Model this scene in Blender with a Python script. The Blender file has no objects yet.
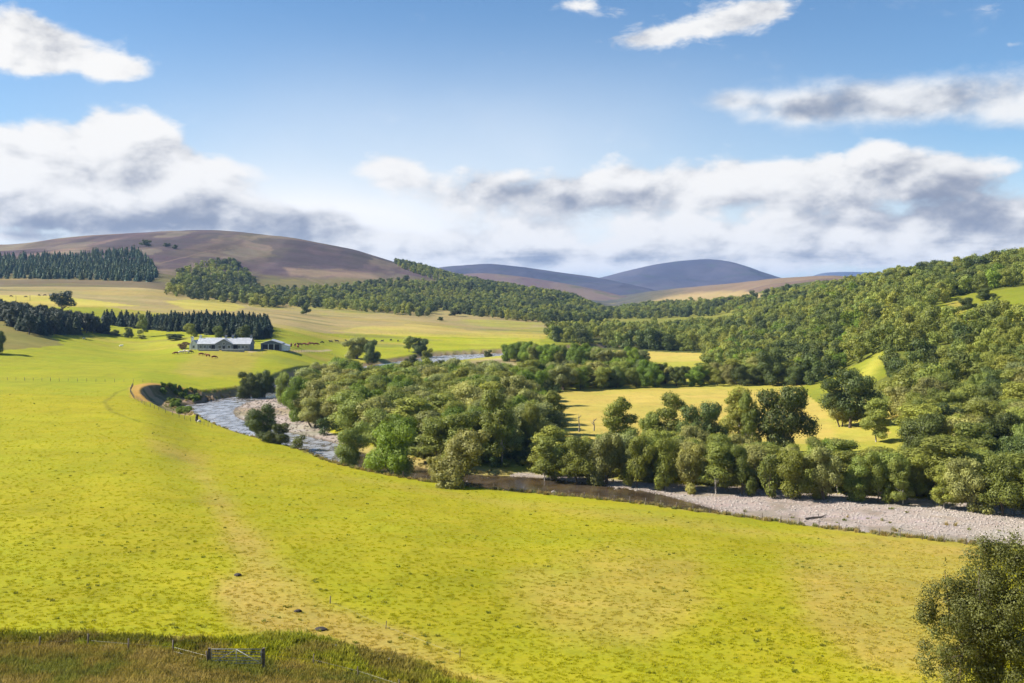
import bpy, bmesh, math, random
import numpy as np

S = bpy.context.scene
COL = S.collection
rng = np.random.default_rng(11)
random.seed(5)
R = math.radians

# ------------------------------------------------------------------ camera model
# world: +Y looks up the valley, z = 0 is the river level, the eye stands 38 m above it
F, CX, HY, EYE = 1005.0, 512.0, 295.0, 38.0


# ------------------------------------------------------------------ small helpers
def tag(o, label=None, cat=None, group=None, kind=None):
    if label: o['label'] = label
    if cat: o['category'] = cat
    if group: o['group'] = group
    if kind: o['kind'] = kind
    return o


def link(o, parent=None, coll=None):
    (coll or COL).objects.link(o)
    if parent is not None: o.parent = parent
    return o


def empty(name, loc=(0, 0, 0), rz=0.0):
    o = bpy.data.objects.new(name, None)
    o.empty_display_size = .2
    o.location = loc
    o.rotation_euler = (0, 0, rz)
    return link(o)


def mesh_np(name, V, Fq, mat=None, smooth=False, attrs=None, mat_idx=None):
    """mesh from a vertex array and an array of equal-sized faces (or a list of such arrays)"""
    me = bpy.data.meshes.new(name)
    blocks = Fq if isinstance(Fq, list) else [Fq]
    blocks = [np.asarray(b, np.int32) for b in blocks if len(b)]
    V = np.asarray(V, np.float32)
    me.vertices.add(len(V)); me.vertices.foreach_set('co', V.ravel())
    loops = np.concatenate([b.ravel() for b in blocks])
    tot = np.concatenate([np.full(len(b), b.shape[1], np.int32) for b in blocks])
    st = np.concatenate([[0], np.cumsum(tot)[:-1]]).astype(np.int32)
    me.loops.add(len(loops)); me.loops.foreach_set('vertex_index', loops)
    me.polygons.add(len(tot)); me.polygons.foreach_set('loop_start', st)
    if mat_idx is not None: me.polygons.foreach_set('material_index', np.asarray(mat_idx, np.int32))
    me.update(calc_edges=True)
    me.polygons.foreach_set('use_smooth', np.full(len(tot), bool(smooth)))
    for k, a in (attrs or {}).items():
        a = np.asarray(a, np.float32)
        if a.ndim == 1:
            at_ = me.attributes.new(k, 'FLOAT', 'POINT'); at_.data.foreach_set('value', a)
        else:
            if a.shape[1] == 3: a = np.hstack([a, np.ones((len(a), 1), np.float32)])
            at_ = me.attributes.new(k, 'FLOAT_COLOR', 'POINT'); at_.data.foreach_set('color', a.ravel())
    for m in (mat if isinstance(mat, (list, tuple)) else [mat]):
        if m: me.materials.append(m)
    return me


class MB:
    """collects boxes, tubes and prisms and links them as ONE mesh object"""
    def __init__(s): s.V = []; s.F4 = []; s.F3 = []; s.n = 0
    def add(s, V, F):
        V = np.asarray(V, float)
        for f in F:
            (s.F4 if len(f) == 4 else s.F3).append([i + s.n for i in f])
        s.V.append(V); s.n += len(V); return s
    def box(s, a, b):
        (x0, y0, z0), (x1, y1, z1) = a, b
        V = [(x0,y0,z0),(x1,y0,z0),(x1,y1,z0),(x0,y1,z0),(x0,y0,z1),(x1,y0,z1),(x1,y1,z1),(x0,y1,z1)]
        return s.add(V, [(3,2,1,0),(4,5,6,7),(0,1,5,4),(1,2,6,5),(2,3,7,6),(3,0,4,7)])
    def tube(s, P, rad, n=6, cap=True):
        P = np.asarray(P, float); k = len(P)
        rad = np.broadcast_to(np.asarray(rad, float), (k,))
        T = np.gradient(P, axis=0); T /= np.linalg.norm(T, axis=1)[:, None] + 1e-9
        V = []
        for i in range(k):
            t = T[i]; u = np.cross(t, (0, 1, 0) if abs(t[1]) < .9 else (1, 0, 0)); u /= np.linalg.norm(u)
            w = np.cross(t, u)
            for j in range(n):
                a = 2 * math.pi * j / n
                V.append(P[i] + rad[i] * (math.cos(a) * u + math.sin(a) * w))
        Fc = [(i*n+j, i*n+(j+1) % n, (i+1)*n+(j+1) % n, (i+1)*n+j) for i in range(k-1) for j in range(n)]
        if cap:
            V.append(P[-1]); c = len(V) - 1
            Fc += [((k-1)*n+j, (k-1)*n+(j+1) % n, c) for j in range(n)]
        return s.add(V, Fc)
    def mesh(s, name, mat, smooth=False):
        bl = []
        if s.F4: bl.append(np.array(s.F4))
        if s.F3: bl.append(np.array(s.F3))
        return mesh_np(name, np.vstack(s.V), bl, mat, smooth)
    def build(s, name, mat, parent=None, smooth=False):
        return link(bpy.data.objects.new(name, s.mesh(name, mat, smooth)), parent)


# ------------------------------------------------------------------ noise
def _hash(i, j, seed):
    i = i.astype(np.int64); j = j.astype(np.int64)
    h = (i * 374761393 + j * 668265263 + seed * 144664611) & 0xffffffff
    h = ((h ^ (h >> 13)) * 1274126177) & 0xffffffff
    h = h ^ (h >> 16)
    return (h & 0xffff) / 65535.0


def vnoise(x, y, seed=0):
    i = np.floor(x); j = np.floor(y); u = x - i; v = y - j
    u = u*u*u*(u*(u*6-15)+10); v = v*v*v*(v*(v*6-15)+10)
    a = _hash(i, j, seed); b = _hash(i+1, j, seed); c = _hash(i, j+1, seed); d = _hash(i+1, j+1, seed)
    return (a*(1-u)+b*u)*(1-v) + (c*(1-u)+d*u)*v


def fbm(x, y, seed=0, oct=4):
    s = 0; a = .5; t = 0
    for o in range(oct):
        s = s + a * vnoise(x * 2**o + 17.3*o, y * 2**o - 9.1*o, seed + o); t += a; a *= .55
    return s / t * 2 - 1


def sstep(a, b, x):
    t = np.clip((x - a) / (b - a), 0, 1); return t*t*(3-2*t)


# ------------------------------------------------------------------ the lie of the land
ST = np.array([1, 20, 40, 70, 110, 150, 190, 230, 280, 340, 420, 520, 650, 800, 1000, 1300, 1600, 2000, 2500, 3500, 5000, 8000, 14000], float)
near = [37, 30, 21]
far = [80, 60, 40, 30]
LAND = {
 -400: near+[15, 13, 13, 14, 15, 16, 18, 22, 30, 36, 44, 56, 75, 100, 122, 118, 85, 60, 40, 30],
    0: near+[12, 9.5, 8.5, 8.3, 8.5, 8.5, 8.7, 12, 20, 26, 34, 46, 74, 105, 134, 130, 90, 60, 40, 30],
   70: near+[12, 9.3, 8.3, 8, 8, 8, 8.1, 10, 14, 20, 31, 46, 76, 110, 149, 147, 100, 60, 40, 30],
  140: near+[12, 9, 8, 7.5, 7.5, 7.5, 7.5, 8, 9.5, 16, 27, 45, 77, 114, 160, 160, 110, 60, 40, 30],
  200: near+[11.6, 8.8, 7, 5.6, 4.6, 3.6, 3.2, 6.2, 12.2, 17, 26, 36, 66, 110, 168, 166, 110, 60, 40, 30],
  270: near+[11, 8.5, 6, 4.5, 2.8, 1.6, 1.5, 3.4, 11.5, 16, 22, 27, 45, 88, 160, 160, 105, 60, 40, 30],
  350: near+[10.4, 8, 5.3, 3.2, 1.4, 1.2, 1.2, 1.2, 1.5, 5.4, 14, 22, 36, 75, 131, 135, 90, 60, 40, 30],
  400: near+[10, 7.8, 5, 2.5, 1.2, 1, 1, 1.2, 1.4, 4, 12, 19.5, 32, 62, 100, 102, 80, 60, 40, 30],
  470: near+[9.7, 7.3, 4.2, 1.7, 1.1, 1, 1, 1.1, 1.3, 3, 8.5, 14.5, 26, 51, 61, 55, 50, 55, 40, 30],
  520: near+[9.5, 7, 3.6, 1.4, 1, 1, 1, 1.1, 1.6, 3, 7, 12, 22, 43, 45, 36, 40, 55, 40, 30],
  570: near+[9.4, 7, 3.5, 1.3, 1, 1, 1, 1, 1.3, 2.5, 5.5, 10, 18, 30, 29, 26, 38, 55, 40, 30],
  610: near+[9.4, 7, 3.4, 1.3, 1, 1, 1, 1, 1.2, 2, 4.2, 6.5, 8, 8, 8, 12, 38, 55, 40, 30],
  660: near+[9.4, 6.9, 3.2, 1.2, 1, 1, 1, 1, 1.2, 2, 3.6, 6, 10, 14.5, 24, 43, 54, 55, 40, 30],
  720: near+[9.4, 6.8, 2.8, 1.2, 1, 1, 1, 1.1, 1.8, 3.6, 7, 12, 19, 26, 42, 62, 72, 60, 40, 30],
  780: near+[9.4, 6.7, 2.2, 1.2, 1, 1, 1.4, 1.4, 3, 9, 20, 30, 42, 52, 66, 79, 82, 60, 40, 30],
  830: near+[9.4, 6.6, 1.9, 1.2, 1, 1.3, 2.6, 5.5, 14, 26, 35, 43, 53, 61, 72, 82, 84, 60, 40, 30],
  880: near+[9.4, 6.4, 1.7, 1.2, 1.5, 3, 8, 16, 27, 38, 46, 50, 54, 54, 60, 70, 72, 60, 40, 30],
  950: near+[9.4, 6.2, 1.6, 1.3, 2.5, 6, 13, 23, 35, 48, 55, 57, 52, 48, 50, 55, 60, 60, 40, 30],
 1024: near+[9.4, 6, 1.6, 1.6, 5, 12, 20, 29, 42, 55, 62, 63, 56, 50, 48, 50, 55, 60, 40, 30],
 1400: near+[10, 8, 7, 8, 14, 22, 32, 44, 58, 72, 80, 84, 80, 70, 60, 60, 60, 60, 40, 30],
}
PXC = np.array(sorted(LAND), float)
TAB = np.array([LAND[int(p)] for p in PXC], float)


def pchip_slopes(x, y):
    h = np.diff(x); d = np.diff(y, axis=-1) / h
    m = np.zeros_like(y)
    w1 = 2*h[1:] + h[:-1]; w2 = h[1:] + 2*h[:-1]
    ok = d[..., 1:] * d[..., :-1] > 0
    with np.errstate(divide='ignore', invalid='ignore'):
        hm = (w1 + w2) / (w1 / d[..., :-1] + w2 / d[..., 1:])
    m[..., 1:-1] = np.where(ok, hm, 0)
    m[..., 0] = d[..., 0]; m[..., -1] = d[..., -1]
    return m


def hermite(x, y, m, xq):
    """rows of y(x) evaluated at xq -> (rows, len(xq))"""
    k = np.clip(np.searchsorted(x, xq) - 1, 0, len(x) - 2)
    h = x[k+1] - x[k]; t = np.clip((xq - x[k]) / h, 0, 1)
    return ((1+2*t)*(1-t)**2*y[..., k] + t*(1-t)**2*h*m[..., k] + t*t*(3-2*t)*y[..., k+1] + t*t*(t-1)*h*m[..., k+1])


LG = np.linspace(math.log(1), math.log(14000), 700)
PG = np.linspace(-400, 1400, 721)
_a = hermite(np.log(ST), TAB, pchip_slopes(np.log(ST), TAB), LG)            # (cols, 700)
_b = hermite(PXC, _a.T.copy(), pchip_slopes(PXC, _a.T.copy()), PG)          # (700, 721)
# a light blur takes the kinks out of the table
for _ in range(3):
    _b[1:-1] = .25*_b[:-2] + .5*_b[1:-1] + .25*_b[2:]
    _b[:, 1:-1] = .25*_b[:, :-2] + .5*_b[:, 1:-1] + .25*_b[:, 2:]
GRID = _b


def dem0(px, Y):
    px = np.clip(px, -400, 1400); Y = np.clip(Y, 1, 14000)
    i = np.log(Y) / LG[-1] * 699; j = (px + 400) / 1800 * 720
    i0 = np.clip(i.astype(int), 0, 698); j0 = np.clip(j.astype(int), 0, 719)
    u = i - i0; v = j - j0
    return (GRID[i0, j0]*(1-u)*(1-v) + GRID[i0+1, j0]*u*(1-v) + GRID[i0, j0+1]*(1-u)*v + GRID[i0+1, j0+1]*u*v)


def base_z(X, Y):
    X = np.asarray(X, float); Y = np.asarray(Y, float)
    Yc = np.maximum(Y, 1.0)
    z = dem0(CX + F * X / Yc, Yc)
    a = sstep(50, 120, Y)
    amp = np.clip((z - 1.2) / 5, .06, 1)
    z = z + a * amp * (.7 * fbm(X/70, Y/70, 3, 3) + .16 * fbm(X/11, Y/11, 9, 3))
    hill = sstep(900, 1500, Y)
    z = z + hill * (6 * fbm(X/260, Y/330, 21, 4))
    return z


def flat(px, py, z=0.0):
    """a pixel on the level plane z"""
    Y = (EYE - z) * F / (py - HY)
    return ((px - CX) * Y / F, Y)


def seg_dist(X, Y, P, closed=True):
    P = np.asarray(P, float); Q = np.roll(P, -1, 0) if closed else P[1:]
    A = P if closed else P[:-1]
    best = np.full(X.shape, 1e18)
    for (ax, ay), (bx, by) in zip(A, Q):
        dx, dy = bx-ax, by-ay; L = dx*dx + dy*dy + 1e-12
        t = np.clip(((X-ax)*dx + (Y-ay)*dy) / L, 0, 1)
        best = np.minimum(best, (X-ax-t*dx)**2 + (Y-ay-t*dy)**2)
    return np.sqrt(best)


def inside(X, Y, P):
    P = np.asarray(P, float); c = np.zeros(X.shape, bool)
    for (ax, ay), (bx, by) in zip(P, np.roll(P, -1, 0)):
        if ay == by: continue
        c ^= ((ay > Y) != (by > Y)) & (X < (bx-ax)*(Y-ay)/(by-ay) + ax)
    return c


def smooth_poly(P, n=2):
    P = np.asarray(P, float)
    for _ in range(n):
        Q = np.roll(P, -1, 0)
        P = np.stack([.75*P+.25*Q, .25*P+.75*Q], 1).reshape(-1, 2)
    return P


near_edge = [(1300,600),(1150,577),(1024,556),(900,542),(800,531),(720,521),(640,509),(560,499),(480,493),(430,488),(380,480),(345,470),(320,459),(290,449),(240,438),(205,424),(184,414)]
far_edge = [(176,411),(181,406.5),(195,403.5),(215,400),(240,396),(262,391.5),(275,385),(300,378),(325,373.5),(350,369),(380,364),(410,360),(428,356.5),(450,355),(490,353.5),(520,352.6),(560,350.6),(600,347.5),(680,344)]
inner = [(680,346.5),(605,350.5),(560,354),(520,357),(495,359),(470,361),(440,364),(420,366),(395,371),(370,375),(340,382),(315,389),(285,396),(268,399),(250,401.5),(242,405),(233,410),(235,416),(243,420.5),(256,426),(285,431.5),(310,437),(335,443),(370,455),(400,463),(440,472),(480,475),(520,476.5),(560,480),(600,485),(650,491.5),(700,505),(740,517),(800,526.5),(900,537.5),(1024,551.5),(1150,571),(1300,594)]
RIVER = smooth_poly([flat(*p) for p in near_edge + far_edge + inner], 1)
BAR_L = smooth_poly([flat(*p) for p in [(268,398),(250,401),(241,404.5),(231,410),(233,416.5),(242,421.5),(256,427),(285,432),(310,438),(338,445),(350,444),(330,434),(312,425),(298,416),(290,405),(283,398)]], 1)
BAR_R = smooth_poly([flat(*p) for p in [(505,476),(560,481),(600,486),(650,492.5),(700,506),(740,518),(800,527.5),(900,538.5),(1024,552.5),(1150,572),(1300,595),(1300,545),(1150,525),(1024,511.5),(960,506.5),(900,502),(860,499.5),(800,495.5),(760,492),(700,488),(650,484),(600,480),(560,476.5),(520,473)]], 1)
# the eroded bend: the broken rim of the field round the outer bank
RIM = smooth_poly([flat(*p, z) for *p, z in [(196,414,4),(178,410,6),(163,406,7),(150,401,7.2),(141,395,7.3),(140,390,7.3),(147,385.5,7.3),(160,383,7.2),(178,383,6.8),(198,386,5.5),(222,390,3.5),(240,391,2.2)]] + [flat(240,397), flat(205,402), flat(184,407), flat(180,411), flat(192,418)], 1)


def ground(X, Y, full=False):
    X = np.asarray(X, float); Y = np.asarray(Y, float)
    z = base_z(X, Y)
    m = (Y > 100) & (Y < 1000)
    d = np.full(X.shape, 99.0); inr = np.zeros(X.shape, bool); bar = np.full(X.shape, 99.0); scoop = np.zeros(X.shape, bool)
    if m.any():
        x, y = X[m], Y[m]
        wob = .8 * fbm(x/6, y/6, 31, 2)
        d_ = seg_dist(x, y, RIVER); i_ = inside(x, y, RIVER); d_ = np.where(i_, -d_, d_ + wob * .6)
        zz = z[m]
        bank_w = np.where(y < 235, 3.2, 4.5)
        b = sstep(0, 1, np.clip(d_ / bank_w, 0, 1))
        zz = np.where(d_ > 0, (.05 + .1*d_) * (1-b) + zz * b, zz)
        # gravel bars lie low and flat
        bd = np.full(x.shape, 99.0)
        for B in (BAR_L, BAR_R):
            q = seg_dist(x, y, B); ins = inside(x, y, B); bd = np.minimum(bd, np.where(ins, -q, q))
        k = sstep(3.0, 0, bd)
        lo = .05 + np.clip(d_, 0, 20) * .035 + .12 * fbm(x/5, y/5, 41, 3)
        zz = np.where(d_ > 0, zz*(1-k) + np.minimum(zz, lo)*k, zz)
        # the scoop under the rim
        si = inside(x, y, RIM) & (d_ > 0)
        dr = seg_dist(x, y, RIM)
        t = np.clip(d_ / (d_ + dr + 1e-6), 0, 1)
        prof = np.where(t < .35, t*.75, np.where(t < .8, .26 + (t-.35)*.75, .6 + (t-.8)*2.0))
        zs = base_z(x, y) * np.clip(prof, 0, 1) + .35 * fbm(x/2.5, y/2.5, 51, 3) * (1-t)
        zz = np.where(si, zs, zz)
        zz = np.where(d_ <= 0, np.maximum(-1.0, .05 + d_ * .35), zz)
        z = z.copy(); z[m] = zz; d[m] = d_; inr[m] = i_; bar[m] = bd; scoop[m] = si
    return (z, d, bar, scoop) if full else z


def gz(x, y):
    return float(ground(np.array([x]), np.array([y]))[0])


_YS = np.exp(np.linspace(math.log(45), math.log(6000), 2600))
def at(px, py, ymin=0):
    """the first point of the land that the pixel's line of sight meets"""
    X = (px - CX) / F * _YS
    p = HY + (EYE - base_z(X, _YS)) / _YS * F
    k = np.nonzero((p <= py) & (_YS > ymin))[0]
    i = k[0] if len(k) else len(_YS) - 1
    Y = _YS[i]
    return (px - CX) / F * Y, Y


# ------------------------------------------------------------------ materials
class NT:
    def __init__(s, tree): s.t = tree; s.n = tree.nodes; s.l = tree.links
    def new(s, typ, **kw):
        n = s.n.new(typ)
        for k, v in kw.items(): setattr(n, k, v)
        return n
    def set(s, sock, v):
        if isinstance(v, bpy.types.NodeSocket): s.l.new(v, sock)
        elif v is not None: sock.default_value = v
    def m(s, op, a, b=None, c=None, clamp=False):
        n = s.new('ShaderNodeMath', operation=op); n.use_clamp = clamp
        s.set(n.inputs[0], a); s.set(n.inputs[1], b); s.set(n.inputs[2], c); return n.outputs[0]
    def v(s, op, a, b=None, c=None):
        n = s.new('ShaderNodeVectorMath', operation=op)
        s.set(n.inputs[0], a); s.set(n.inputs[1], b); s.set(n.inputs[2], c)
        return n.outputs['Value'] if op in ('DOT_PRODUCT', 'LENGTH') else n.outputs[0]
    def noise(s, vec, scale, detail=3, rough=.55, dist=0, col=False):
        n = s.new('ShaderNodeTexNoise'); s.set(n.inputs['Vector'], vec)
        n.inputs['Scale'].default_value = scale; n.inputs['Detail'].default_value = detail
        n.inputs['Roughness'].default_value = rough; n.inputs['Distortion'].default_value = dist
        return n.outputs['Color' if col else 'Fac']
    def ramp(s, x, a, b, lo=0., hi=1., smooth=True):
        n = s.new('ShaderNodeMapRange'); n.interpolation_type = 'SMOOTHSTEP' if smooth else 'LINEAR'
        s.set(n.inputs[0], x); n.inputs[1].default_value = a; n.inputs[2].default_value = b
        n.inputs[3].default_value = lo; n.inputs[4].default_value = hi; return n.outputs[0]
    def mix(s, f, a, b, blend='MIX'):
        n = s.new('ShaderNodeMix', data_type='RGBA', blend_type=blend)
        s.set(n.inputs[0], f)
        for i, q in ((6, a), (7, b)): s.set(n.inputs[i], (*q, 1) if isinstance(q, tuple) and len(q) == 3 else q)
        return n.outputs[2]


def new_mat(name):
    m = bpy.data.materials.new(name); m.use_nodes = True
    t = NT(m.node_tree); t.n.clear()
    t.out = t.new('ShaderNodeOutputMaterial')
    return m, t


def principled(t, col, rough=.85, spec=.2, bump=None, bstr=.3, bdist=.1):
    p = t.new('ShaderNodeBsdfPrincipled')
    t.set(p.inputs['Base Color'], (*col, 1) if isinstance(col, tuple) and len(col) == 3 else col)
    t.set(p.inputs['Roughness'], rough); p.inputs['Specular IOR Level'].default_value = spec
    if bump is not None:
        b = t.new('ShaderNodeBump'); b.inputs['Strength'].default_value = bstr; b.inputs['Distance'].default_value = bdist
        t.set(b.inputs['Height'], bump); t.l.new(b.outputs[0], p.inputs['Normal'])
    t.l.new(p.outputs[0], t.out.inputs[0]); return p


def simple(name, col, var=.25, scale=3., rough=.85, spec=.2, bdist=.02):
    m, t = new_mat(name)
    g = t.new('ShaderNodeNewGeometry')
    n = t.noise(g.outputs['Position'], scale, 4, .6)
    c = t.mix(t.ramp(n, .3, .7), tuple(x*(1-var) for x in col), tuple(min(1, x*(1+var)) for x in col))
    principled(t, c, rough, spec, n, .4, bdist); return m


def foliage_mat(name, col, hue=.12, transl=.35, var=.35, spec=.25, rough=.55):
    """leaves: per-leaf tint and per-plant tint, some light coming through"""
    m, t = new_mat(name)
    a = t.new('ShaderNodeAttribute', attribute_name='tint')
    oi = t.new('ShaderNodeObjectInfo')
    r = oi.outputs['Random']
    r2 = t.m('FRACT', t.m('MULTIPLY', r, 17.31))
    warm = (min(1, col[0]*(1+3.2*hue)), col[1]*(1+.7*hue), col[2]*(1-1.5*hue))
    cool = (col[0]*(1-1.8*hue), col[1]*(1-.4*hue), col[2]*(1+2.5*hue))
    c = t.mix(r, cool, warm)
    k = t.m('MULTIPLY_ADD', a.outputs['Fac'], 2*var, 1-var)
    k = t.m('MULTIPLY', k, t.m('MULTIPLY_ADD', r2, .5, .75))
    sc = t.new('ShaderNodeVectorMath', operation='SCALE'); t.l.new(c, sc.inputs[0]); t.l.new(k, sc.inputs['Scale'])
    d = t.new('ShaderNodeBsdfPrincipled'); t.l.new(sc.outputs[0], d.inputs['Base Color'])
    d.inputs['Roughness'].default_value = rough; d.inputs['Specular IOR Level'].default_value = spec
    tr = t.new('ShaderNodeBsdfTranslucent')
    yl = t.mix(.5, sc.outputs[0], t.mix(1.0, sc.outputs[0], (1.5, 1.35, .5), 'MULTIPLY'))
    t.l.new(yl, tr.inputs['Color'])
    mx = t.new('ShaderNodeMixShader'); mx.inputs[0].default_value = transl
    t.l.new(d.outputs[0], mx.inputs[1]); t.l.new(tr.outputs[0], mx.inputs[2]); t.l.new(mx.outputs[0], t.out.inputs[0])
    return m


def blade_mat(name, mul):
    """grass blades that carry the colour of the sward they grow in"""
    m, t = new_mat(name)
    a = t.new('ShaderNodeAttribute', attribute_name='cover'); a.attribute_type = 'INSTANCER'
    b = t.new('ShaderNodeAttribute', attribute_name='tint')
    sc = t.new('ShaderNodeVectorMath', operation='SCALE'); t.l.new(t.mix(1.0, a.outputs['Color'], mul, 'MULTIPLY'), sc.inputs[0]); t.l.new(t.m('MULTIPLY_ADD', b.outputs['Fac'], .7, .65), sc.inputs['Scale'])
    d = t.new('ShaderNodeBsdfDiffuse'); t.l.new(sc.outputs[0], d.inputs[0]); tr = t.new('ShaderNodeBsdfTranslucent'); t.l.new(sc.outputs[0], tr.inputs[0])
    mx = t.new('ShaderNodeMixShader'); mx.inputs[0].default_value = .4
    t.l.new(d.outputs[0], mx.inputs[1]); t.l.new(tr.outputs[0], mx.inputs[2]); t.l.new(mx.outputs[0], t.out.inputs[0]); return m


def land_mat():
    m, t = new_mat('land_cover')
    a = t.new('ShaderNodeAttribute', attribute_name='cover')
    g = t.new('ShaderNodeNewGeometry'); P = g.outputs['Position']
    stretch = t.v('MULTIPLY', P, (.8, 1.0, .3))
    big = t.noise(stretch, .035, 5, .6)
    mid = t.noise(stretch, .35, 4, .62)
    fine = t.noise(P, 2.6, 4, .7)
    strk = t.noise(t.v('MULTIPLY', P, (.06, .17, .3)), 1.0, 5, .65, .3)
    tuft = t.noise(t.v('MULTIPLY', P, (.6, 1.3, .3)), 1.0, 3, .65)
    c = a.outputs['Color']
    c = t.mix(t.ramp(mid, .35, .7, 0, .38), c, t.mix(1.0, c, (1.2, .99, .9), 'MULTIPLY'))
    c = t.mix(t.ramp(big, .4, .65, 0, .55), c, t.mix(1.0, c, (.84, 1.0, .8), 'MULTIPLY'))
    c = t.mix(t.ramp(tuft, .62, .74, 0, .55), c, t.mix(1.0, c, (.55, .68, .7), 'MULTIPLY'))
    c = t.mix(t.ramp(strk, .42, .66, 0, .6), c, t.mix(1.0, c, (.86, .82, .9), 'MULTIPLY'))
    c = t.mix(t.ramp(strk, .46, .30, 0, .5), c, t.mix(1.0, c, (1.14, 1.06, 1.5), 'MULTIPLY'))
    mott = t.noise(t.v('MULTIPLY', P, (.30, .11, .3)), 1.0, 5, .7, .4)
    c = t.mix(t.ramp(mott, .48, .66, 0, .55), c, t.mix(1.0, c, (.76, .80, .8), 'MULTIPLY'))
    f = t.m('MULTIPLY_ADD', fine, .7, .65)
    sc = t.new('ShaderNodeVectorMath', operation='SCALE'); t.l.new(c, sc.inputs[0]); t.l.new(f, sc.inputs['Scale'])
    h = t.m('ADD', t.m('MULTIPLY', fine, .35), t.m('MULTIPLY', tuft, .8))
    principled(t, sc.outputs[0], .95, .08, h, .55, .35)
    return m


def hill_mat(name, a, b, c2, sc_=.004):
    m, t = new_mat(name)
    g = t.new('ShaderNodeNewGeometry'); P = t.v('MULTIPLY', g.outputs['Position'], (1, .6, 2.2))
    n = t.noise(P, sc_, 6, .62, .4); n2 = t.noise(P, sc_*4, 5, .65)
    c = t.mix(t.ramp(n, .4, .6), a, b)
    c = t.mix(t.ramp(n2, .52, .68, 0, .8), c, c2)
    principled(t, c, .95, .05, n2, .6, 8.0)
    return m


def water_mat():
    m, t = new_mat('river_water')
    g = t.new('ShaderNodeNewGeometry'); P = g.outputs['Position']
    rip = t.noise(t.v('MULTIPLY', P, (1.0, .7, 1)), 1.1, 4, .6, .6)
    rip2 = t.noise(t.v('MULTIPLY', P, (.25, .16, 1)), 1.0, 3, .6)
    a = t.new('ShaderNodeAttribute', attribute_name='riffle')
    foam = t.m('MULTIPLY', t.ramp(t.noise(t.v('MULTIPLY', P, (.9, .6, 1)), .35, 6, .7, .5), .32, .66), a.outputs['Fac'])
    c = t.mix(t.ramp(rip2, .35, .65), (.035, .022, .008), (.085, .055, .022))
    c = t.mix(foam, c, (.50, .54, .60))
    r = t.m('MULTIPLY_ADD', foam, .5, .12)
    h = t.m('ADD', t.m('MULTIPLY', rip, .5), rip2)
    p = principled(t, c, r, .5, h, .35, .22)
    p.inputs['IOR'].default_value = 1.33
    return m


def stone_mat(name, a, b):
    m, t = new_mat(name)
    oi = t.new('ShaderNodeObjectInfo'); g = t.new('ShaderNodeNewGeometry')
    n = t.noise(g.outputs['Position'], 5, 3, .6)
    c = t.mix(oi.outputs['Random'], a, b)
    f = t.m('MULTIPLY_ADD', n, .7, .65)
    sc = t.new('ShaderNodeVectorMath', operation='SCALE'); t.l.new(c, sc.inputs[0]); t.l.new(f, sc.inputs['Scale'])
    principled(t, sc.outputs[0], .85, .2, n, .3, .03); return m


def corrugated(name, col):
    m, t = new_mat(name)
    tc = t.new('ShaderNodeTexCoord')
    w = t.new('ShaderNodeTexWave'); w.inputs['Scale'].default_value = 2.2; t.l.new(tc.outputs['Object'], w.inputs['Vector'])
    n = t.noise(tc.outputs['Object'], .7, 5, .65)
    c = t.mix(t.ramp(n, .35, .7), tuple(x*.8 for x in col), col)
    principled(t, c, .45, .4, w.outputs['Fac'], .5, .05); return m


M = {}
M['land'] = land_mat()
M['water'] = water_mat()
M['bark'] = simple('bark', (.11, .085, .06), .4, 4.)
M['birch_bark'] = simple('pale_bark', (.32, .29, .25), .5, 3.)
M['dead_wood'] = simple('dead_wood', (.22, .19, .15), .3, 4.)
M['willow'] = foliage_mat('willow_leaves', (.285, .298, .090), .045, .38)
M['alder'] = foliage_mat('alder_leaves', (.205, .238, .044), .045, .38)
M['birch'] = foliage_mat('birch_leaves', (.248, .275, .052), .045, .38)
M['ash'] = foliage_mat('ash_leaves', (.170, .245, .025), .045, .38)
M['oak'] = foliage_mat('oak_leaves', (.100, .128, .027), .045, .25)
M['spruce'] = foliage_mat('spruce_needles', (.046, .072, .034), .10, .12)
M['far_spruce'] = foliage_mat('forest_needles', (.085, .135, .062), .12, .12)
M['pine'] = foliage_mat('pine_needles', (.040, .056, .026), .10, .1)
M['scrub'] = foliage_mat('scrub_leaves', (.11, .14, .026), .14, .3)
M['near_leaf'] = foliage_mat('hawthorn_leaves', (.155, .165, .036), .08, .3, .45)
M['red_leaf'] = foliage_mat('copper_leaves', (.12, .028, .022), .1, .2)
M['grass'] = blade_mat('grass_blades', (1.4, 1.42, 1.2))
M['tuft'] = foliage_mat('tuft_blades', (.16, .185, .012), .08, .35, .3)
M['rough'] = blade_mat('rough_grass_blades', (1.35, 1.35, 1.3))
M['dark_rough'] = foliage_mat('rank_grass_blades', (.165, .175, .030), .10, .3, .45)
M['rank'] = blade_mat('ditch_grass_blades', (1.3, 1.3, 1.1))
M['straw'] = foliage_mat('seeding_grass_blades', (.30, .25, .085), .07, .3, .4)
M['stone'] = stone_mat('river_stone', (.44, .375, .325), (.27, .235, .205))
M['bar_stone'] = stone_mat('bar_stone', (.34, .28, .22), (.20, .165, .13))
M['wet_stone'] = stone_mat('wet_stone', (.20, .165, .13), (.34, .30, .26))
M['post'] = simple('weathered_post', (.14, .115, .09), .35, 3.)
M['wire'] = simple('wire', (.10, .10, .10), .1, 3., .4, .5)
M['gate'] = simple('galvanised_steel', (.30, .31, .30), .2, 3., .45, .5)
M['roof'] = corrugated('pale_roof_sheet', (.42, .435, .46))
M['wall'] = simple('grey_render', (.22, .23, .255), .2, 1.2)
M['white_wall'] = simple('white_render', (.72, .72, .70), .1, 1.2)
M['barn_wall'] = simple('blue_grey_sheet', (.13, .15, .19), .2, 1.)
M['dark_open'] = simple('bay_shade_and_door', (.03, .03, .035), .2, 1.)
M['trim'] = simple('white_trim', (.7, .7, .7), .1, 1.)
M['glass'] = simple('window_glass', (.05, .06, .08), .1, 1., .1, .6)
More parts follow.
